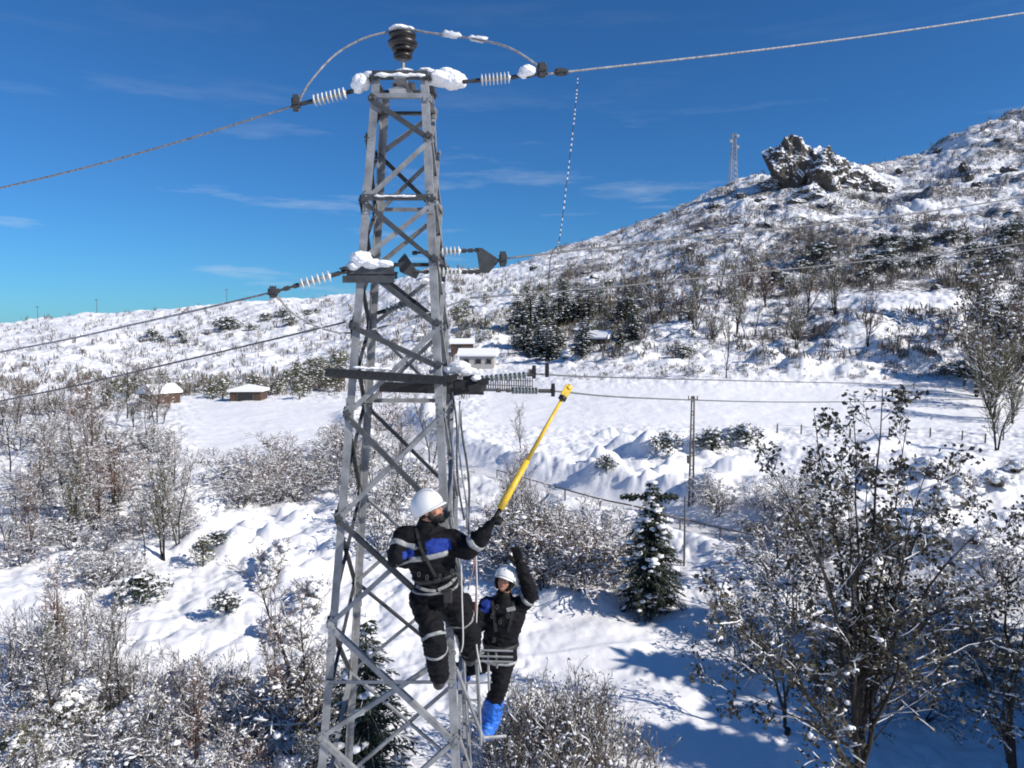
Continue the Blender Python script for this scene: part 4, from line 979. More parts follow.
ledge(P(352, 368, yF), P(392, 370, yF), .03, .012, 3, 'thin line of snow on the long black crossarm')
ledge(P(340, 682, YC-.5), P(400, 682, YC-.5), .03, .008, 4, 'thin line of snow on the low horizontal rail beside the climbing boot')
# ---- ropes hanging at the workers
def rope(pts, r, m, label): return cable('work_rope', [P(*p) for p in pts], r, m, label, 'rope')
rope([(461, 560, 5.75), (462, 600, 5.76), (463, 640, 5.78), (461, 652, 5.8)], 0.006, 'rope', 'short pale rope hanging from the harness of the climber in front')
rope([(476, 552, 6.1), (477, 600, 6.12), (476, 640, 6.15), (481, 672, 6.2)], 0.007, 'rope', 'pale safety rope hanging between the two workers')
rope([(474, 550, 6.3), (476, 585, 6.3), (475, 612, 6.3)], 0.006, 'rope_red', 'red rope hanging between the two workers')
rope([(467, 500, 6.2), (470, 530, 6.2), (474, 560, 6.2), (468, 590, 6.2)], 0.006, 'cable_frost', 'frosted line along the pylon leg behind the reaching arm')

# ------------------------------------------------------------ buildings and poles far off
def gz(px, py): return G(px, py)
def house(px, py, wpx, wallpx, roofpx, label, wallm='timber', roofkind='gable', rot=0.0, over=0.14, depth=0.8, openings=()):
    g = G(px, py); s = g.y/F; W = wpx*s; D = W*depth; h = wallpx*s; rh = roofpx*s
    r = E('house', g); r.rotation_euler.z = rot; tag(r, label, 'house')
    mb = MB(); mb.box((0, 0, h/2-.4), W, D, h+.8); mb.build('wall', M[wallm], r)
    ox, oy = W/2*(1+over), D/2*(1+over); th_ = 0.45
    def slab(mb, th0, inset=0.0, drop=0.0):
        a, b = ox-inset, oy-inset
        if roofkind == 'gable': base_ = [(-a, -b, h), (a, -b, h), (a, b, h), (-a, b, h), (-a, 0, h+rh), (a, 0, h+rh)]; F_ = [(0, 1, 5, 4), (2, 3, 4, 5), (0, 4, 3), (1, 2, 5), (0, 3, 2, 1)]
        elif roofkind == 'gable_front': base_ = [(-a, -b, h), (a, -b, h), (a, b, h), (-a, b, h), (0, -b, h+rh), (0, b, h+rh)]; F_ = [(0, 4, 5, 3), (1, 2, 5, 4), (0, 1, 4), (3, 5, 2), (0, 3, 2, 1)]
        else: base_ = [(-a, -b, h), (a, -b, h), (a, b, h), (-a, b, h), (0, 0, h+rh)]; F_ = [(0, 1, 4), (1, 2, 4), (2, 3, 4), (3, 0, 4), (0, 3, 2, 1)]
        mb.add([(x, y, z+drop) for x, y, z in base_], F_)
    mb = MB(); slab(mb, 0, 0.1, 0.01); rf = mb.build('roof', M['timber'], r)
    # thick snow on the roof
    mb = MB(); slab(mb, 0, 0, th_*0.9)
    if roofkind == 'gable': sn = mb
    o = mb.build('roof_snow', M['snow'], r)
    o2 = MB(); o2.obox((0, 0, h+th_*0.5), (ox, 0, 0), (0, oy, 0), (0, 0, th_*0.39)); o2.build('snow_slab', M['snow'], o)
    for (fx, fz, fw, fh) in openings:
        mb = MB(); mb.box((W*(fx-.5), -D/2-.03, h*fz), W*fw, .06, h*fh); w_ = mb.build('window', M['opening'], r)
        mb = MB()
        for sx2 in (-1, 1): mb.box((W*(fx-.5)+sx2*(W*fw/2+.05), -D/2-.05, h*fz), .1, .1, h*fh+.2)
        mb.box((W*(fx-.5), -D/2-.05, h*fz+h*fh/2+.05), W*fw, .1, .1); mb.build('frame', M['post'], w_)
    return r
house(160, 402, 24, 9, 7, 'low timber house with a dark gable at the foot of the low hill', 'timber', 'gable_front', R(-32), openings=[(.3, .5, .2, .5), (.7, .5, .2, .5)], depth=1.2)
house(249, 400, 30, 9, 5, 'timber hut with a hipped snow roof and dark open front beside the snowfield', 'timber', 'hip', 0.05, openings=[(.5, .45, .5, .8)])
house(334, 385, 18, 8, 4, 'half hidden hut with a thick snow roof just beside the pylon leg', 'timber', 'gable', 0.1, openings=[(.4, .5, .6, .6)])
house(478, 366, 34, 10, 6, 'grey farmhouse with a wide snow roof beyond the black crossarm', 'plaster', 'gable', -0.05, openings=[(.2, .5, .14, .4), (.55, .5, .14, .4), (.85, .5, .12, .4)])
house(462, 352, 22, 8, 4, 'small farm building with a snow roof above the grey farmhouse', 'timber', 'gable', 0.1, openings=[(.4, .5, .2, .5)])
house(600, 343, 20, 4, 7, 'little shed with a steep slanting snow roof inside the pinewood', 'timber', 'gable', R(-25), depth=0.9, openings=[(.5, .5, .3, .6)])
house(531, 374, 7, 5, 1.6, 'tiny white box hut in front of the pinewood', 'plaster', 'hip', 0.0, openings=[(.5, .5, .3, .5)])
# lattice line post in the middle distance
g = G(691, 505); s = g.y/F; r = E('line_post', g); tag(r, 'slender dark twin legged line post rising from the snow bank', 'line post'); Hh = 111*s
for k in (-1, 1):
    mb = MB(); mb.path([(k*2.2*s, 0, -.4), (k*1.2*s, 0, Hh)], [.075, .055], 6); mb.build('leg', M['post'], r, True)
mb = MB()
for q in range(1, 16):
    z0 = Hh*q/16; x = (2.2-1.0*q/16)*s; mb.tube((-x, 0, z0), (x, 0, z0+Hh/32*(1 if q % 2 else -1)), .03, n=4)
mb.build('rung', M['post'], r)
mb = MB(); mb.box((-3.2*s, 0, Hh*.42), .22, .2, .55); mb.build('switch_box', M['post'], r)
mb = MB(); mb.box((0, 0, Hh-.25), .7, .1, .1)
for k in (-.3, 0, .3): mb.lathe((k, 0, Hh-.2), (0, 0, 1), [(0, .02), (.1, .05), (.2, .03), (.25, .01)], 8)
mb.build('cross_piece', M['post'], r)
for (px, y0, y1, lab) in [(684, 566, 494, 'thin bare pole standing beside the lone fir'), (38, 322, 306, 'small pole on the crest of the low hill'), (97, 312, 298, 'second small pole on the crest of the low hill'), (227, 302, 288, 'pole on the crest nearest to the pylon')]:
    g = G(px, y0); s = g.y/F; h = (y0-y1)*s; mb = MB(); mb.path([(0, 0, -.3), (0, 0, h)], [max(.05, .3*s), max(.04, .2*s)], 6); r = E('pole', g); mb.build('shaft', M['post'], r, True)
    mb = MB(); mb.box((0, 0, h*.93), max(.35, 3*s), max(.04, .4*s), max(.04, .5*s)); mb.build('cross_piece', M['post'], r); tag(r, lab, 'pole')
# mast on the ridge
g = G(733, 181); s = g.y/F; Hm = 46*s; r = E('lattice_mast', g); tag(r, 'distant pale lattice mast on the skyline beside the rocky peak', 'mast')
def mw(z): return (5.0-3.2*z/Hm)*s
for a, b in ((-1, -1), (1, -1), (1, 1), (-1, 1)):
    mb = MB(); mb.tube((a*mw(0)/1.4, b*mw(0)/1.4, -3), (a*mw(Hm)/1.4, b*mw(Hm)/1.4, Hm), .28*s/.65, .2*s/.65, 4); mb.build('leg', M['mast'], r)
mb = MB()
for q in range(9):
    z0, z1 = Hm*q/9, Hm*(q+1)/9; w0, w1 = mw(z0)/1.4, mw(z1)/1.4
    for (a, b), (c, d) in (((-1, -1), (1, -1)), ((1, -1), (1, 1)), ((1, 1), (-1, 1)), ((-1, 1), (-1, -1))):
        mb.tube((a*w0, b*w0, z0), (c*w1, d*w1, z1), .2, n=3); mb.tube((c*w0, d*w0, z0), (a*w1, b*w1, z1), .2, n=3)
mb.build('bracing', M['mast'], r)
for k, (z0, sx2) in enumerate(((.93, 1), (.82, -1), (.7, 1))):
    mb = MB(); mb.lathe((sx2*3.2*s, -.5, Hm*z0), (0, -1, 0), [(0, .3), (.4, 1.7*s), (.9, 1.6*s), (1, .2)], 12); mb.box((sx2*1.8*s, -.3, Hm*z0), 2.6*s, .3, .3); mb.build('antenna', M['mast'], r)
# pasture fence
fp = [(777, 433), (801, 434), (828, 437), (850, 438), (889, 437), (930, 437), (962, 440), (985, 443), (1003, 440), (1030, 442)]
fr = E('pasture_fence', G(777, 433)); tag(fr, 'thin wire fence on dark stakes along the near edge of the field', 'fence'); tops = []
for x, y in fp:
    g = G(x, y)-fr.location; h = 9.5*G(x, y).y/F; mb = MB(); mb.path([g+Vector((0, 0, -.3)), g+Vector((.03, 0, h))], [.09, .075], 6); mb.build('stake', M['post'], fr); tops.append((g, h))
for q in (.45, .85):
    mb = MB()
    for (a, h0), (b, h1) in zip(tops[:-1], tops[1:]): mb.tube(a+Vector((0, 0, h0*q)), b+Vector((0, 0, h1*q)), .018, n=4)
    mb.build('wire', M['post'], fr)
# guard cable along the road
fr = E('road_rail', G(497, 478)); tag(fr, 'low dark guard rail half buried along the sunken road', 'guard rail'); prev = None; mbw = MB(); tops = []
for x, y in [(497, 478), (530, 488), (565, 500), (600, 510), (640, 519), (680, 529), (720, 539), (760, 548)]:
    g = G(x, y)-fr.location; mb = MB(); mb.path([g+Vector((0, 0, -.4)), g+Vector((0, 0, .75))], .05, 6); mb.build('post', M['post'], fr); tops.append(g+Vector((0, 0, .7)))
pp = catmull(tops, 4); mbw.path(pp, .05, 5); mbw.build('rail', M['post'], fr)
# paling fence by the farm
fr = E('paling_fence', G(484, 388)); tag(fr, 'grey wooden paling fence in front of the farmhouse', 'fence')
for k in range(22):
    g = G(484+k*2.3, 388+0.1*k); s = g.y/F; mb = MB(); mb.box(g-fr.location+Vector((0, 0, 5.5*s)), 1.1*s, .06, 13*s+.1*(k % 3)); mb.build('pale', M['post'], fr)
a = G(484, 388)-fr.location; b = G(484+21*2.3, 390)-fr.location; mb = MB()
for q in (.6, 1.5): mb.obox((a+b)/2+Vector((0, .08, q)), (b-a)/2, (0, .03, 0), (0, 0, .06))
mb.build('rail', M['post'], fr)
# footprints over the open snowfield
fr_ = MB(); rngf = random.Random(4); g0 = G(192, 463)
for k in range(46):
    f_ = k/45; x = 192+f_*126; y = 463-f_*18+3*math.sin(f_*6); g = G(x, y); lump(fr_, g-g0+Vector((rngf.uniform(-.1, .1), (.15 if k % 2 else -.15), .01)), .24, .3, .05, rngf, 1, .2)
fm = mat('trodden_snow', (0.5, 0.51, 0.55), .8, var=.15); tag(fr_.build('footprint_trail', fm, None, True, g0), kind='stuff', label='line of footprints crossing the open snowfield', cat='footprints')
# ------------------------------------------------------------ the two workers
def voxel(mb, name, m, parent, size=0.012, it=6, wr=0.0, wseed=0, wf=14.0):
    """close overlapping limbs into one continuous skin"""
    me = bpy.data.meshes.new(name); me.from_pydata(mb.v, [], mb.f); o = bpy.data.objects.new(name+'_t', me); COL.objects.link(o)
    rm = o.modifiers.new('r', 'REMESH'); rm.mode = 'VOXEL'; rm.voxel_size = size
    smo = o.modifiers.new('s', 'SMOOTH'); smo.factor = 0.5; smo.iterations = it
    dg = bpy.context.evaluated_depsgraph_get(); dg.update(); nm = bpy.data.meshes.new_from_object(o.evaluated_get(dg)); nm.name = name
    bpy.data.objects.remove(o)
    n = len(nm.vertices); co_ = np.empty(n*3); nm.vertices.foreach_get('co', co_); no = np.empty(n*3); nm.vertices.foreach_get('normal', no)
    co_ = co_.reshape(-1, 3); no = no.reshape(-1, 3)
    if wr:
        for k in range(n):
            v = Vector(co_[k]*wf)+Vector((wseed, 0, 0)); v.z *= 1.8
            co_[k] += no[k]*(wr*(1-2.2*abs(noise.noise(v)))+wr*.5*noise.noise(v*2.3))
        nm.vertices.foreach_set('co', co_.ravel())
    nm.polygons.foreach_set('use_smooth', [True]*len(nm.polygons)); nm.materials.clear(); nm.materials.append(M[m]); nm.update()
    ob = bpy.data.objects.new(name, nm); COL.objects.link(ob); ob.parent = parent; return ob
def ell(mb, c, rx, ry, rz, rot=None, n=3):
    v, f = OCT[n]; c = Vector(c); mb.add([c+((rot @ Vector((p.x*rx, p.y*ry, p.z*rz))) if rot else Vector((p.x*rx, p.y*ry, p.z*rz))) for p in v], f)
def limb(mb, pts, rs):
    pts = [Vector(p) for p in pts]
    for a, b, r0, r1 in zip(pts[:-1], pts[1:], rs[:-1], rs[1:]):
        n_ = 5; mb.path([a.lerp(b, k/n_) for k in range(n_+1)], [r0+(r1-r0)*k/n_ for k in range(n_+1)], 14)
    for p, r in zip(pts, rs): ell(mb, p, r, r, r)
def loft(mb, rings, n=20):   # rings: (centre, x-axis vec, y-axis vec)
    vs = []
    for c, ax, ay in rings:
        for k in range(n):
            an = 2*math.pi*k/n; ca, sa = math.cos(an), math.sin(an)
            ca = math.copysign(abs(ca)**0.85, ca); sa = math.copysign(abs(sa)**0.85, sa)
            vs.append(Vector(c)+Vector(ax)*ca+Vector(ay)*sa)
    m_ = len(rings); fs = [(i*n+k, i*n+(k+1) % n, (i+1)*n+(k+1) % n, (i+1)*n+k) for i in range(m_-1) for k in range(n)]
    fs += [tuple(range(n))[::-1], tuple(range((m_-1)*n, m_*n))]; mb.add(vs, fs)
def band(src, c, axis, hw, m, name, parent, rmax=0.5, off=0.004, t0=0, t1=360, n=40, th_=None):
    """a strip of tape wrapped round a garment"""
    me = src.data; bv = BVHTree.FromPolygons([v.co.copy() for v in me.vertices], [tuple(p.vertices) for p in me.polygons])
    ax = Vector(axis).normalized(); u = (Vector((0, -1, 0))-ax*Vector((0, -1, 0)).dot(ax)).normalized(); w_ = ax.cross(u); rows = []
    full = (t1-t0) >= 360; na = n if full else n+1
    for k in range(na):
        an = R(t0+(t1-t0)*k/n); d = u*math.cos(an)+w_*math.sin(an); r_ = []
        for h in (-1, -.33, .33, 1):
            o_ = Vector(c)+ax*h*hw; hit = bv.ray_cast(o_+d*rmax, -d, rmax)
            p = hit[0] if hit[0] is not None else o_+d*rmax*.3
            r_.append(p+d*(off if abs(h) < .9 else off*.3))
        rows.append(r_)
    vs = [p for r_ in rows for p in r_]; L_ = len(rows); fs = []
    for k in range(L_ if full else L_-1):
        k2 = (k+1) % L_
        for q in range(3): fs.append((k*4+q, k*4+q+1, k2*4+q+1, k2*4+q))
    mb = MB(); mb.add(vs, fs); o = mb.build(name, M[m], parent, True); s_ = o.modifiers.new('thickness', 'SOLIDIFY'); s_.thickness = .003; return o
def mk_hand(mb, wrist, palm_dir, palm_nrm, thumb_side, s=1.0, curl=1.0, cr=0.011):
    """palm, four unequal bent fingers and a thumb; palm_nrm points out of the palm"""
    d = Vector(palm_dir).normalized(); nn = Vector(palm_nrm); nn = (nn-d*nn.dot(d)).normalized(); sd = d.cross(nn).normalized()*thumb_side
    w0 = Vector(wrist); L = 0.095*s
    loft(mb, [(w0-d*.02*s, sd*.03*s, nn*.022*s), (w0+d*.02*s, sd*.036*s, nn*.02*s), (w0+d*.06*s, sd*.044*s, nn*.018*s), (w0+d*L, sd*.042*s, nn*.014*s)], 12)
    for k, (o, ln) in enumerate(((.033, .072), (.011, .08), (-.011, .074), (-.031, .058))):
        p = w0+d*(L-.01*s)+sd*o*s; dd_ = d.copy(); pts = [p-d*.02*s, p]; rs_ = [cr*s]*2
        for q, fr_ in enumerate((.45, .32, .25)):
            an = curl*(.55+.5*q*0.6)*(1.0 if q else .7)
            dd_ = (dd_*math.cos(an)+nn*math.sin(an)).normalized(); p = p+dd_*ln*fr_*s; pts.append(p); rs_.append(cr*s*(.95-.1*q))
        for a, b, r0, r1 in zip(pts[:-1], pts[1:], rs_[:-1], rs_[1:]): mb.path([a, b], [r0, r1], 8); ell(mb, b, r1, r1, r1, n=1)
    p = w0+d*.02*s+sd*.03*s; t1_ = (d*.6+sd*.75+nn*.35).normalized(); t2_ = (d*.8+nn*.7*curl+sd*(.2-.3*curl)).normalized()
    q1 = p+t1_*.04*s; q2 = q1+t2_*.035*s; q3 = q2+(t2_+nn*.4*curl).normalized()*.025*s
    for a, b in ((p-t1_*.01, q1), (q1, q2), (q2, q3)): mb.path([a, b], [cr*1.15*s]*2, 8); ell(mb, b, cr*1.1*s, cr*1.1*s, cr*1.1*s, n=1)
def head_parts(root, body_mb, hc, fwd, up, s=1.0):
    """adds skull, jaw, nose, ears and brow to the body mesh; returns frame"""
    f = Vector(fwd).normalized(); u = Vector(up); u = (u-f*u.dot(f)).normalized(); r_ = f.cross(u)
    rot = Matrix((r_, f, u)).transposed()
    def at(x, y, z): return Vector(hc)+rot @ Vector((x*s, y*s, z*s))
    def el(x, y, z, a, b, c): ell(body_mb, at(x, y, z), a*s, b*s, c*s, rot)
    el(0, -.01, .03, .076, .095, .085); el(0, .035, -.045, .056, .052, .062); el(0, .058, -.085, .026, .024, .02)
    el(0, .072, .018, .055, .02, .012); el(0, .098, -.022, .012, .016, .012); el(0, .088, -.002, .009, .014, .022)
    el(.012, .09, -.026, .008, .009, .007); el(-.012, .09, -.026, .008, .009, .007)
    el(.038, .066, -.03, .022, .02, .02); el(-.038, .066, -.03, .022, .02, .02)
    for sg in (-1, 1): el(.076*sg, -.005, -.005, .009, .02, .032)
    el(0, .082, -.055, .022, .012, .008)
    return at, rot
def face_extras(root, at, rot, s=1.0):
    for sg in (-1, 1):
        mb = MB(); ell(mb, at(.031*sg, .076, .0), .013*s, .011*s, .009*s, rot); e = mb.build('eye', M['eye'], root, True)
        mb = MB(); ell(mb, at(.031*sg, .0845, .0), .006*s, .004*s, .006*s, rot, 2); mb.build('iris', M['hair'], e, True)
        mb = MB(); mb.path([at(.014*sg, .09, .022), at(.032*sg, .088, .029), at(.05*sg, .075, .022)], [.004*s, .005*s, .003*s], 6); mb.build('eyebrow', M['hair'], root, True)
    mb = MB(); mb.path([at(-.024, .083, -.056), at(-.01, .094, -.053), at(.01, .094, -.053), at(.024, .083, -.056)], [.003*s, .006*s, .006*s, .003*s], 8); mb.build('mouth', M['lips'], root, True)
def helmet(root, at, rot, s=1.0, tilt=0.0):
    mb = MB(); rings = []; c0 = (0, -.01, .035)
    for k in range(9):
        a = k/8*R(88); z = .118*math.sin(a); q = math.cos(a)
        rings.append((at(0, -.012, .045+z), rot @ Vector((.108*s*q, 0, 0)), rot @ Vector((0, .13*s*q, 0))))
    rings.insert(0, (at(0, -.012, .018), rot @ Vector((.108*s, 0, 0)), rot @ Vector((0, .130*s, .02*s))))
    rings.insert(0, (at(0, -.012, .002), rot @ Vector((.109*s, 0, 0)), rot @ Vector((0, .132*s, .032*s))))
    loft(mb, rings, 28)
    mb.path([at(0, -.13, .10), at(0, -.07, .155), at(0, 0, .170), at(0, .07, .15), at(0, .115, .09)], .010*s, 8)
    h = mb.build('helmet', M['helmet'], root, True)
    mb = MB(); pk = []
    for k in range(13):
        an = R(-180+k*360/12)
    # brim with a longer front peak
    inner = []; outer = []
    for k in range(36):
        an = 2*math.pi*k/36; fx, fy = math.sin(an), math.cos(an); ext = .006+.03*max(0, fy)**2
        inner.append(at(fx*.106, -.012+fy*.128, .004+.03*fy)); outer.append(at(fx*(.106+ext*.6), -.012+fy*(.128+ext), -.002+.03*fy-.012*max(0, fy)))
    vs = inner+outer+[p+rot @ Vector((0, 0, -.006*s)) for p in inner]+[p+rot @ Vector((0, 0, -.006*s)) for p in outer]
    fs = []
    for k in range(36):
        k2 = (k+1) % 36; fs += [(k, k2, 36+k2, 36+k), (72+k, 108+k, 108+k2, 72+k2), (36+k, 36+k2, 108+k2, 108+k), (k, 72+k, 72+k2, k2)]
    mb.add(vs, fs); mb.build('brim', M['helmet'], h, True)
    mb = MB(); mb.path([at(.08, .03, .02), at(.074, .03, -.05), at(.03, .045, -.1), at(-.03, .045, -.1), at(-.074, .03, -.05), at(-.08, .03, .02)], .004*s, 6); mb.build('chin_strap', M['black_web'], h, True)
    return h
def paint(o, m, pred):
    o.data.materials.append(M[m]); ix = len(o.data.materials)-1
    for p in o.data.polygons:
        if pred(p.center, p.normal): p.material_index = ix
def J(px, py, Y): return P(px, py, Y)

# ---------------- climber in front: back to us, head turned, pole in hand
r1 = E('person', J(434, 690, 5.8)); O1 = r1.location.copy()
tag(r1, 'worker seen from behind, climbing the pylon and reaching out with a yellow pole', 'person')
def L1_(px, py, Y): return P(px, py, Y)-O1
hc = L1_(430, 510, 5.86); nk = L1_(427, 528, 5.88); ch = L1_(428, 547, 5.86); wa = L1_(436, 576, 5.90); hp_ = L1_(436, 592, 5.90)
shl = L1_(405, 539, 5.86); shr = L1_(449, 541, 5.88); ell_ = L1_(397, 557, 5.76); wrl = L1_(424, 561, 6.02)
elr = L1_(468, 549, 5.76); wrr = L1_(483, 535, 5.70); hdr = L1_(492, 521, 5.68)
hl = L1_(424, 598, 5.9); hr = L1_(450, 597, 5.98); knl = L1_(434, 638, 5.72); anl = L1_(439, 674, 5.90)
knr = L1_(470, 634, 6.2); anr = L1_(470, 652, 6.4)
# body (skin) – one surface
mb = MB(); fwd = Vector((0.9, -0.3, 0.36)); at1, rot1 = head_parts(r1, mb, hc, fwd, (-.35, 0.1, 1), 1.02)
limb(mb, [hc+Vector((-.01, 0, -.06)), nk, ch], [.06, .062, .09]); limb(mb, [ch, wa, hp_], [.13, .12, .13])
limb(mb, [ch, shl, ell_, wrl], [.07, .055, .042, .03]); limb(mb, [ch, shr, elr, wrr], [.07, .055, .042, .03])
limb(mb, [hp_, hl, knl, anl], [.09, .08, .055, .04]); limb(mb, [hp_, hr, knr, anr], [.09, .08, .055, .04])
voxel(mb, 'body', 'skin', r1, .009, 4); face_extras(r1, at1, rot1, 1.02)
helmet(r1, at1, rot1, 1.04)
# scarf / beard
mb = MB(); limb(mb, [nk+Vector((.0, 0, -.0)), nk+Vector((.01, 0, .035))], [.088, .084]); ell(mb, at1(0, .04, -.09), .06, .05, .035); voxel(mb, 'neck_warmer', 'glove', r1, .01, 3, .004, 3, 30)
mb = MB(); ell(mb, at1(0, .045, -.065), .054, .05, .04, rot1); ell(mb, at1(.05, .01, -.04), .02, .03, .045, rot1); ell(mb, at1(-.05, .01, -.04), .02, .03, .045, rot1); voxel(mb, 'beard', 'hair', r1, .008, 2, .003, 3, 60)
mb = MB(); ell(mb, at1(0, -.04, .0), .08, .075, .07, rot1); voxel(mb, 'hair', 'hair', r1, .01, 2, .003, 3, 60)
# jacket
up_ = (nk-wa).normalized(); sdv = (shr-shl); sdv = (sdv-up_*sdv.dot(up_)).normalized(); fv = up_.cross(sdv)
mb = MB()
loft(mb, [(hp_+Vector((0, 0, .01)), sdv*.175, fv*.145), (wa, sdv*.165, fv*.135), (wa.lerp(ch, .5), sdv*.185, fv*.145), (ch+up_*-.01, sdv*.225, fv*.15), (ch+up_*.07, sdv*.215, fv*.135), (nk+up_*-.03, sdv*.12, fv*.10), (nk+up_*.01, sdv*.085, fv*.085)], 24)
limb(mb, [ch+up_*.04, shl, ell_, wrl], [.11, .098, .078, .058]); limb(mb, [ch+up_*.04, shr, elr, wrr], [.11, .098, .082, .06])
jk = voxel(mb, 'jacket', 'fabric', r1, .011, 5, .015, 1, 10)
def pj(v): return v+O1
def scr_(v):
    x, y, z = v+O1; f_ = y*cp-(z-CH)*sp; u_ = y*sp+(z-CH)*cp; return 512+F*x/f_, 384-F*u_/f_
chd = ch.copy()
def yoke(c, n_):   # royal blue yoke over the shoulder blades, with the dark centre strap left out
    q = c-chd; a = q.dot(sdv); h = q.dot(up_); bck = q.dot(fv)
    return -.014 < h < .10-.25*abs(a-.06) and -.19 < a < .2 and abs(a+.05) > .05 and (-n_.dot(Vector((0, 1, 0)))) > .1
paint(jk, 'fabric_blue', yoke)
band(jk, ch+up_*-.035, up_, .022, 'reflect', 'chest_band', r1, .3)
band(jk, shl.lerp(ell_, .45), (ell_-shl), .02, 'reflect', 'sleeve_band', r1, .2)
band(jk, elr.lerp(wrr, .55), (wrr-elr), .022, 'reflect', 'sleeve_band', r1, .2)
# trousers
mb = MB(); loft(mb, [(hp_+Vector((0, 0, -.10)), sdv*.15, fv*.12), (hp_, sdv*.18, fv*.14), (wa, sdv*.155, fv*.12)], 24)
limb(mb, [hl, knl, anl+Vector((0, 0, .0))], [.118, .088, .078]); limb(mb, [hr, knr, anr], [.118, .095, .078])
tr = voxel(mb, 'trousers', 'fabric', r1, .011, 5, .015, 7, 11)
band(tr, hl.lerp(knl, .97), (knl-hl), .013, 'reflect', 'leg_band', r1, .16); band(tr, knl.lerp(anl, .32), (anl-knl), .012, 'reflect', 'leg_band', r1, .16)
band(tr, hr.lerp(knr, .55), (knr-hr), .010, 'webbing', 'thigh_strap', r1, .2)
# boots
mb = MB(); limb(mb, [anl+Vector((0, 0, .07)), anl+Vector((0, 0, -.03))], [.07, .062]); limb(mb, [anl+Vector((0, -.03, -.07)), anl+Vector((.03, .16, -.075))], [.05, .042])
voxel(mb, 'boot', 'boot', r1, .009, 3)
mb = MB(); limb(mb, [anr+Vector((0, -.03, .02)), anr+Vector((0, .02, -.06))], [.07, .06]); limb(mb, [anr+Vector((0, 0, -.08)), anr+Vector((.02, .17, -.08))], [.05, .042]); voxel(mb, 'boot', 'boot', r1, .009, 3)
# gloves
mb = MB(); limb(mb, [wrr-(hdr-wrr)*.2, wrr, hdr.lerp(wrr, .3)], [.055, .05, .04]); mk_hand(mb, wrr.lerp(hdr, .35), (hdr-wrr), Vector((.75, .0, -.45)), 1, 1.12, 1.35, .014); voxel(mb, 'glove', 'glove', r1, .006, 2)
mb = MB(); mk_hand(mb, wrl, Vector((.8, .5, .2)), Vector((0, -.3, -1)), 1, 1.1, 1.3, .014); limb(mb, [wrl-Vector((.03, .0, 0)), wrl], [.05, .04]); voxel(mb, 'glove', 'glove', r1, .006, 2)
# harness
band(jk, wa+Vector((0, 0, .0))+up_*.015, up_, .022, 'black_web', 'waist_belt', r1, .35, .012)
hb = band(jk, hp_+up_*.05, up_+sdv*.05, .010, 'webbing', 'hip_belt', r1, .35, .016)
def strap(pts, r, m, nm, parent, src, off=.012, fl=.004):
    me = src.data; bv = BVHTree.FromPolygons([v.co.copy() for v in me.vertices], [tuple(p.vertices) for p in me.polygons]); q = []
    for p in catmull(pts, 6):
        d = (Vector((0, CH*0, 0))+(CAMV-O1)-p).normalized(); h = bv.ray_cast(p+d*.4, -d, .8); q.append((h[0] if h[0] is not None else p)+d*off)
    mb = MB(); vs = []
    for k, p in enumerate(q):
        t_ = (q[min(k+1, len(q)-1)]-q[max(k-1, 0)]).normalized(); d = (CAMV-O1-p).normalized(); w_ = t_.cross(d).normalized()*r
        vs += [p-w_, p+w_, p+w_+d*fl, p-w_+d*fl]
    n_ = len(q); fs = [(i*4+k, i*4+(k+1) % 4, (i+1)*4+(k+1) % 4, (i+1)*4+k) for i in range(n_-1) for k in range(4)]+[(0, 1, 2, 3), (n_*4-1, n_*4-2, n_*4-3, n_*4-4)]
    mb.add(vs, fs); return mb.build(nm, M[m], parent)
strap([L1_(416, 528, 5.8), L1_(421, 548, 5.75), L1_(428, 562, 5.75), L1_(436, 577, 5.75)], .012, 'black_web', 'shoulder_strap', r1, jk)

mb = MB(); c = L1_(424, 558, 5.66); mb.lathe(c, (0, -1, .1), [(0, .02), (.004, .026), (.01, .026), (.012, .02)], 16); mb.build('harness_ring', M['black_web'], r1, True)
for k, (x, y) in enumerate([(419, 574), (427, 577), (440, 576), (452, 571), (457, 567)]):
    mb = MB(); c = L1_(x, y, 5.72); n_ = 12; pts = [c+Vector((.010*math.cos(6.283*q/n_), -.01, .02*math.sin(6.283*q/n_))) for q in range(n_+1)]; mb.path(pts, .0035, 6); mb.build('carabiner', M['steel_dark'], r1, True)
strap([L1_(416, 586, 5.7), L1_(426, 590, 5.7), L1_(436, 591, 5.7)], .012, 'webbing', 'hip_strap', r1, jk); strap([L1_(438, 590, 5.7), L1_(450, 584, 5.7), L1_(458, 574, 5.7)], .012, 'webbing', 'hip_strap', r1, jk)
mb = MB(); mb.obox(L1_(448, 596, 5.72), (.035, 0, 0), (0, .03, 0), (0, 0, .05)); voxel(mb, 'tool_pouch', 'boot', r1, .008, 3)
# yellow pole
pa, pb_ = P(500, 509, 5.70), P(566, 392, 6.1); d = pb_-pa
ps = E('hot_stick', pa); tag(ps, 'long bright yellow insulating pole held out in the gloved hand', 'pole')
lo = (hdr+O1)-pa
mb = MB(); mb.path([d*-.13, d*0.0], [.017, .017], 12); mb.build('grip', M['glove'], ps, True)
mb = MB(); mb.path([d*0.0, d*.12, d*.4], [.032, .029, .023], 14); mb.build('lower_section', M['yellow'], ps, True)
mb = MB(); mb.path([d*.4, d*.95], [.019, .014], 12); mb.build('upper_section', M['yellow'], ps, True)
mb = MB(); mb.path([d*.93, d*.96], .034, 10); mb.build('collar', M['black_steel'], ps, True)
mb = MB(); u = d.normalized(); sdw = Vector((u.z, 0, -u.x)); mb.obox(d*1.01, u*.05, sdw*.034, (0, .02, 0)); mb.path([d*1.03, d*1.06+sdw*.01], [.03, .024], 10); mb.build('head', M['yellow'], ps)

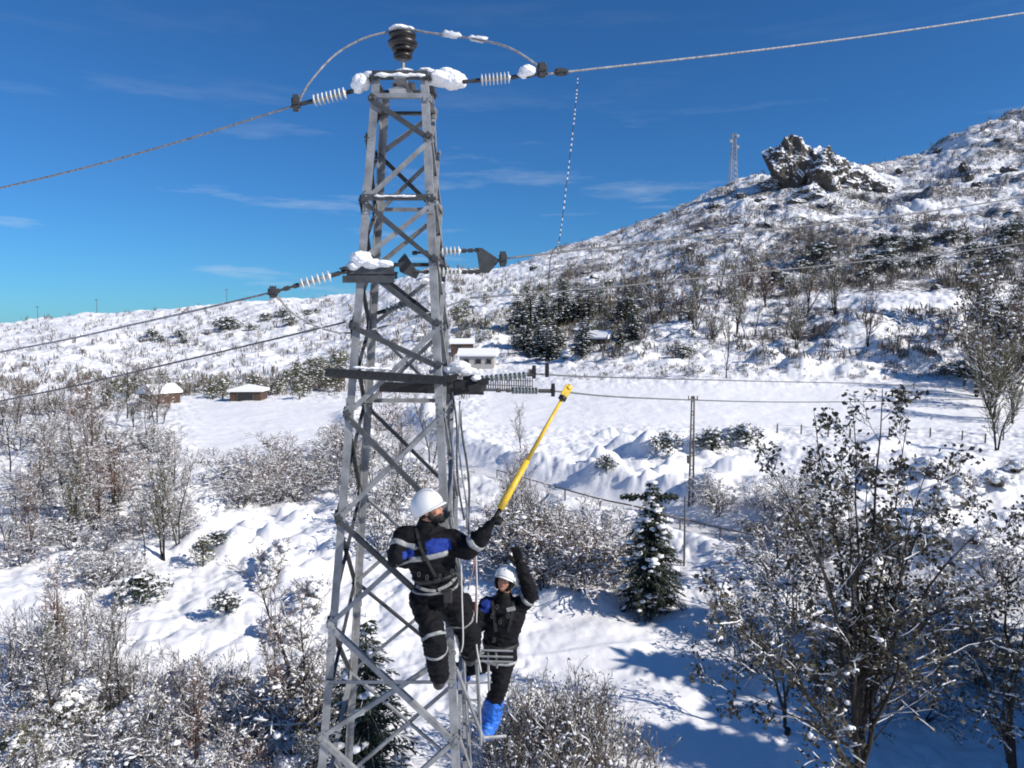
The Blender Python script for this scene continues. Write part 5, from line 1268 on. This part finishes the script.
# ---------------- second worker: facing us, one arm up
r2 = E('person', J(490, 735, 6.95)); O2 = r2.location.copy()
tag(r2, 'worker facing us in blue boot covers with one arm raised, standing on the pylon behind', 'person')
def K(px, py, Y): return P(px, py, Y)-O2
hc = K(506, 581, 6.98); nk = K(504, 598, 7.0); ch = K(504, 615, 7.0); wa = K(501, 640, 7.02); hp2 = K(500, 654, 7.02)
shl = K(487, 607, 7.0); shr = K(520, 606, 7.0); e1 = K(531, 595, 6.95); w1 = K(520, 563, 6.92); h1 = K(517, 552, 6.92)
e0 = K(479, 624, 6.95); w0 = K(471, 608, 6.88)
hl = K(493, 658, 7.02); hr = K(504, 658, 7.02); k1 = K(500, 682, 6.92); a1 = K(491, 713, 7.0)
k0 = K(480, 664, 7.12); a0 = K(464, 668, 7.2)
mb = MB(); at2, rot2 = head_parts(r2, mb, hc, (-0.35, -1, .5), (0.28, .3, 1), 0.98)
limb(mb, [hc+Vector((0, 0, -.06)), nk, ch], [.058, .06, .09]); limb(mb, [ch, wa, hp2], [.13, .12, .12])
limb(mb, [ch, shl, e0, w0], [.07, .055, .042, .03]); limb(mb, [ch, shr, e1, w1], [.07, .055, .042, .03])
limb(mb, [hp2, hl, k0, a0], [.09, .08, .055, .04]); limb(mb, [hp2, hr, k1, a1], [.09, .08, .055, .04])
voxel(mb, 'body', 'skin', r2, .009, 4); face_extras(r2, at2, rot2, .98); helmet(r2, at2, rot2, 1.06)
mb = MB(); ell(mb, at2(0, -.045, .0), .08, .07, .07, rot2); voxel(mb, 'hair', 'hair', r2, .01, 2, .003, 3, 60)
# dark hood liner framing the face
mb = MB(); pts = [at2(.085*math.sin(a), .045, .0+.105*math.cos(a)) for a in np.linspace(-2.6, 2.6, 16)]; mb.path(pts, .02, 8); mb.build('helmet_liner', M['glove'], r2, True)
mb = MB(); limb(mb, [nk, nk+Vector((0, -.01, .035))], [.085, .078]); voxel(mb, 'neck_warmer', 'glove', r2, .01, 3, .004, 3, 30)
up2 = (nk-wa).normalized(); sd2 = (shr-shl); sd2 = (sd2-up2*sd2.dot(up2)).normalized(); fv2 = up2.cross(sd2)
mb = MB(); loft(mb, [(hp2+Vector((0, 0, -.06)), sd2*.165, fv2*.14), (hp2+Vector((0, 0, .04)), sd2*.155, fv2*.14), (wa+up2*.05, sd2*.165, fv2*.14), (ch+up2*-.0, sd2*.205, fv2*.15), (ch+up2*.07, sd2*.19, fv2*.13), (nk+up2*-.02, sd2*.11, fv2*.095), (nk+up2*.015, sd2*.08, fv2*.08)], 24)
limb(mb, [ch+up2*.03, shl, e0, w0], [.1, .09, .075, .055]); limb(mb, [ch+up2*.03, shr, e1, w1], [.1, .085, .07, .043])
jk2 = voxel(mb, 'jacket', 'fabric', r2, .011, 5, .014, 11, 10)
paint(jk2, 'fabric_blue', lambda c, n_: (c-shl).length < .105 and (c-shl).dot(sd2) > -.06 and n_.y < -.2)
band(jk2, shr.lerp(e1, .72), (e1-shr), .018, 'reflect', 'sleeve_band', r2, .2); band(jk2, hp2+Vector((0, 0, -.035)), up2, .012, 'reflect', 'hem_band', r2, .3)
O1_ = O1; O1 = O2
mb = MB(); mb.obox(K(511, 609, 6.80), (.04, 0, .01), (0, .006, 0), (-.005, 0, .018)); mb.build('chest_patch', M['reflect'], r2)
strap([K(492, 600, 6.9), K(494, 615, 6.9), K(496, 632, 6.9)], .015, 'black_web', 'shoulder_strap', r2, jk2); strap([K(514, 600, 6.9), K(512, 615, 6.9), K(508, 632, 6.9)], .015, 'black_web', 'shoulder_strap', r2, jk2)
for x, y in [(497, 607), (492, 616), (500, 622), (494, 640), (508, 616)]:
    mb = MB(); c = K(x, y, 6.80); pts = [c+Vector((.012*math.cos(6.283*q/12), 0, .022*math.sin(6.283*q/12))) for q in range(13)]; mb.path(pts, .0035, 6); mb.build('carabiner', M['steel_dark'], r2, True)
band(jk2, wa+up2*-.02, up2, .02, 'black_web', 'waist_belt', r2, .3, .012)
O1 = O1_
mb = MB(); loft(mb, [(hp2+Vector((0, 0, -.12)), sd2*.13, fv2*.12), (hp2, sd2*.16, fv2*.13), (wa, sd2*.15, fv2*.12)], 24)
limb(mb, [hr, k1, a1], [.108, .086, .076]); limb(mb, [hl, k0, a0], [.108, .086, .075]); voxel(mb, 'trousers', 'fabric', r2, .011, 5, .014, 5, 11)
mb = MB(); limb(mb, [k1.lerp(a1, .62), a1+Vector((0, 0, -.02)), a1+Vector((0, 0, -.07))], [.088, .1, .09]); limb(mb, [a1+Vector((0, 0, -.11)), a1+Vector((-.06, -.17, -.12))], [.075, .06]); voxel(mb, 'boot_cover', 'bootcover', r2, .009, 4, .012, 2, 13)
mb = MB(); limb(mb, [a0+Vector((.03, 0, .02)), a0+Vector((-.01, 0, -.05))], [.085, .08]); limb(mb, [a0+Vector((0, 0, -.08)), a0+Vector((-.05, -.14, -.09))], [.065, .055]); voxel(mb, 'boot_cover', 'bootcover', r2, .009, 4, .012, 9, 13)
mb = MB(); c = a1+Vector((-.03, -.07, -.19)); loft(mb, [(c+Vector((0, 0, -.02)), Vector((.05, .01, 0)), Vector((-.04, -.14, 0))), (c+Vector((0, 0, .03)), Vector((.055, .01, 0)), Vector((-.04, -.145, 0)))], 16); mb.build('sole', M['boot'], r2, True)
mb = MB(); mk_hand(mb, w1, (h1-w1), Vector((-.2, -1, 0)), -1, 1.1, .45, .014); limb(mb, [w1-(h1-w1)*.4, w1], [.05, .04]); voxel(mb, 'glove', 'glove', r2, .006, 2)
mb = MB(); mk_hand(mb, w0, Vector((-.1, -.1, 1)), Vector((-1, 0, -.1)), -1, 1.1, 1.3, .014); limb(mb, [w0+Vector((.01, 0, -.03)), w0], [.05, .04]); voxel(mb, 'glove', 'glove', r2, .006, 2)
# ------------------------------------------------------------ light
SUN_EL, SUN_AZ = R(33), R(113)
sd_ = Vector((math.sin(SUN_AZ)*math.cos(SUN_EL), math.cos(SUN_AZ)*math.cos(SUN_EL), math.sin(SUN_EL)))
sl = bpy.data.lights.new('sun', 'SUN'); sl.energy = 5.0; sl.angle = R(0.5); sl.color = (1, 0.94, 0.85)
so = bpy.data.objects.new('sun', sl); COL.objects.link(so); so.rotation_euler = (-sd_).to_track_quat('-Z', 'Y').to_euler(); so.location = (20, 0, 40)
w = bpy.data.worlds.new('World'); sc.world = w; w.use_nodes = True; t = w.node_tree
bg = t.nodes['Background']; sky = t.nodes.new('ShaderNodeTexSky'); sky.sky_type = 'NISHITA'; sky.sun_disc = False
sky.sun_elevation = SUN_EL; sky.sun_rotation = SUN_AZ; sky.altitude = 900; sky.air_density = 1.0; sky.dust_density = 0.45; sky.ozone_density = 1.5
hs = N(t, 'ShaderNodeMix', data_type='RGBA', blend_type='MULTIPLY'); hs.inputs['Factor'].default_value = 1; t.links.new(sky.outputs[0], hs.inputs[6]); hs.inputs[7].default_value = (0.27, 0.70, 1.18, 1)
# thin wisps of cloud low over the hills
tc = N(t, 'ShaderNodeTexCoord'); mp = N(t, 'ShaderNodeMapping'); mp.inputs['Scale'].default_value = (3.0, 3.0, 22.0)
t.links.new(tc.outputs['Generated'], mp.inputs[0])
cn = N(t, 'ShaderNodeTexNoise', i_Scale=1.3, i_Detail=6.0, i_Roughness=0.6); t.links.new(mp.outputs[0], cn.inputs['Vector'])
sx = N(t, 'ShaderNodeSeparateXYZ'); t.links.new(tc.outputs['Generated'], sx.inputs[0])
cr_ = ramp(t, cn.outputs[0], [(0.56, 0.0), (0.72, 1.0)])
band = ramp(t, sx.outputs['Z'], [(0.0, 1.0), (0.16, 0.75), (0.3, 0.06)])
mm = N(t, 'ShaderNodeMath', operation='MULTIPLY'); t.links.new(cr_.outputs[0], mm.inputs[0]); t.links.new(band.outputs[0], mm.inputs[1])
m3 = N(t, 'ShaderNodeMath', operation='MULTIPLY', i_1=0.42); t.links.new(mm.outputs[0], m3.inputs[0])
mx = N(t, 'ShaderNodeMix', data_type='RGBA'); t.links.new(m3.outputs[0], mx.inputs['Factor']); t.links.new(hs.outputs[2], mx.inputs[6]); mx.inputs[7].default_value = (8, 8.6, 9.4, 1)
t.links.new(mx.outputs[2], bg.inputs[0]); bg.inputs[1].default_value = 0.082
sc.view_settings.view_transform = 'Standard'; sc.view_settings.look = 'None'; sc.view_settings.exposure = 0.15; sc.view_settings.gamma = 1
sc.render.engine = 'CYCLES'
sc.cycles.use_denoising = True
sc.cycles.denoiser = 'OPENIMAGEDENOISE'
sc.cycles.pixel_filter_type = 'BLACKMAN_HARRIS'; sc.cycles.filter_width = 1.9
try: sc.cycles.max_bounces = 5; sc.cycles.diffuse_bounces = 3
except Exception: pass
# unused prototypes must not stay at the origin
for kind, lst in T.items():
    for idx, (r, hs_) in enumerate(lst):
        if (kind, idx) not in used:
            for c in list(r.children): bpy.data.objects.remove(c)
            bpy.data.objects.remove(r)
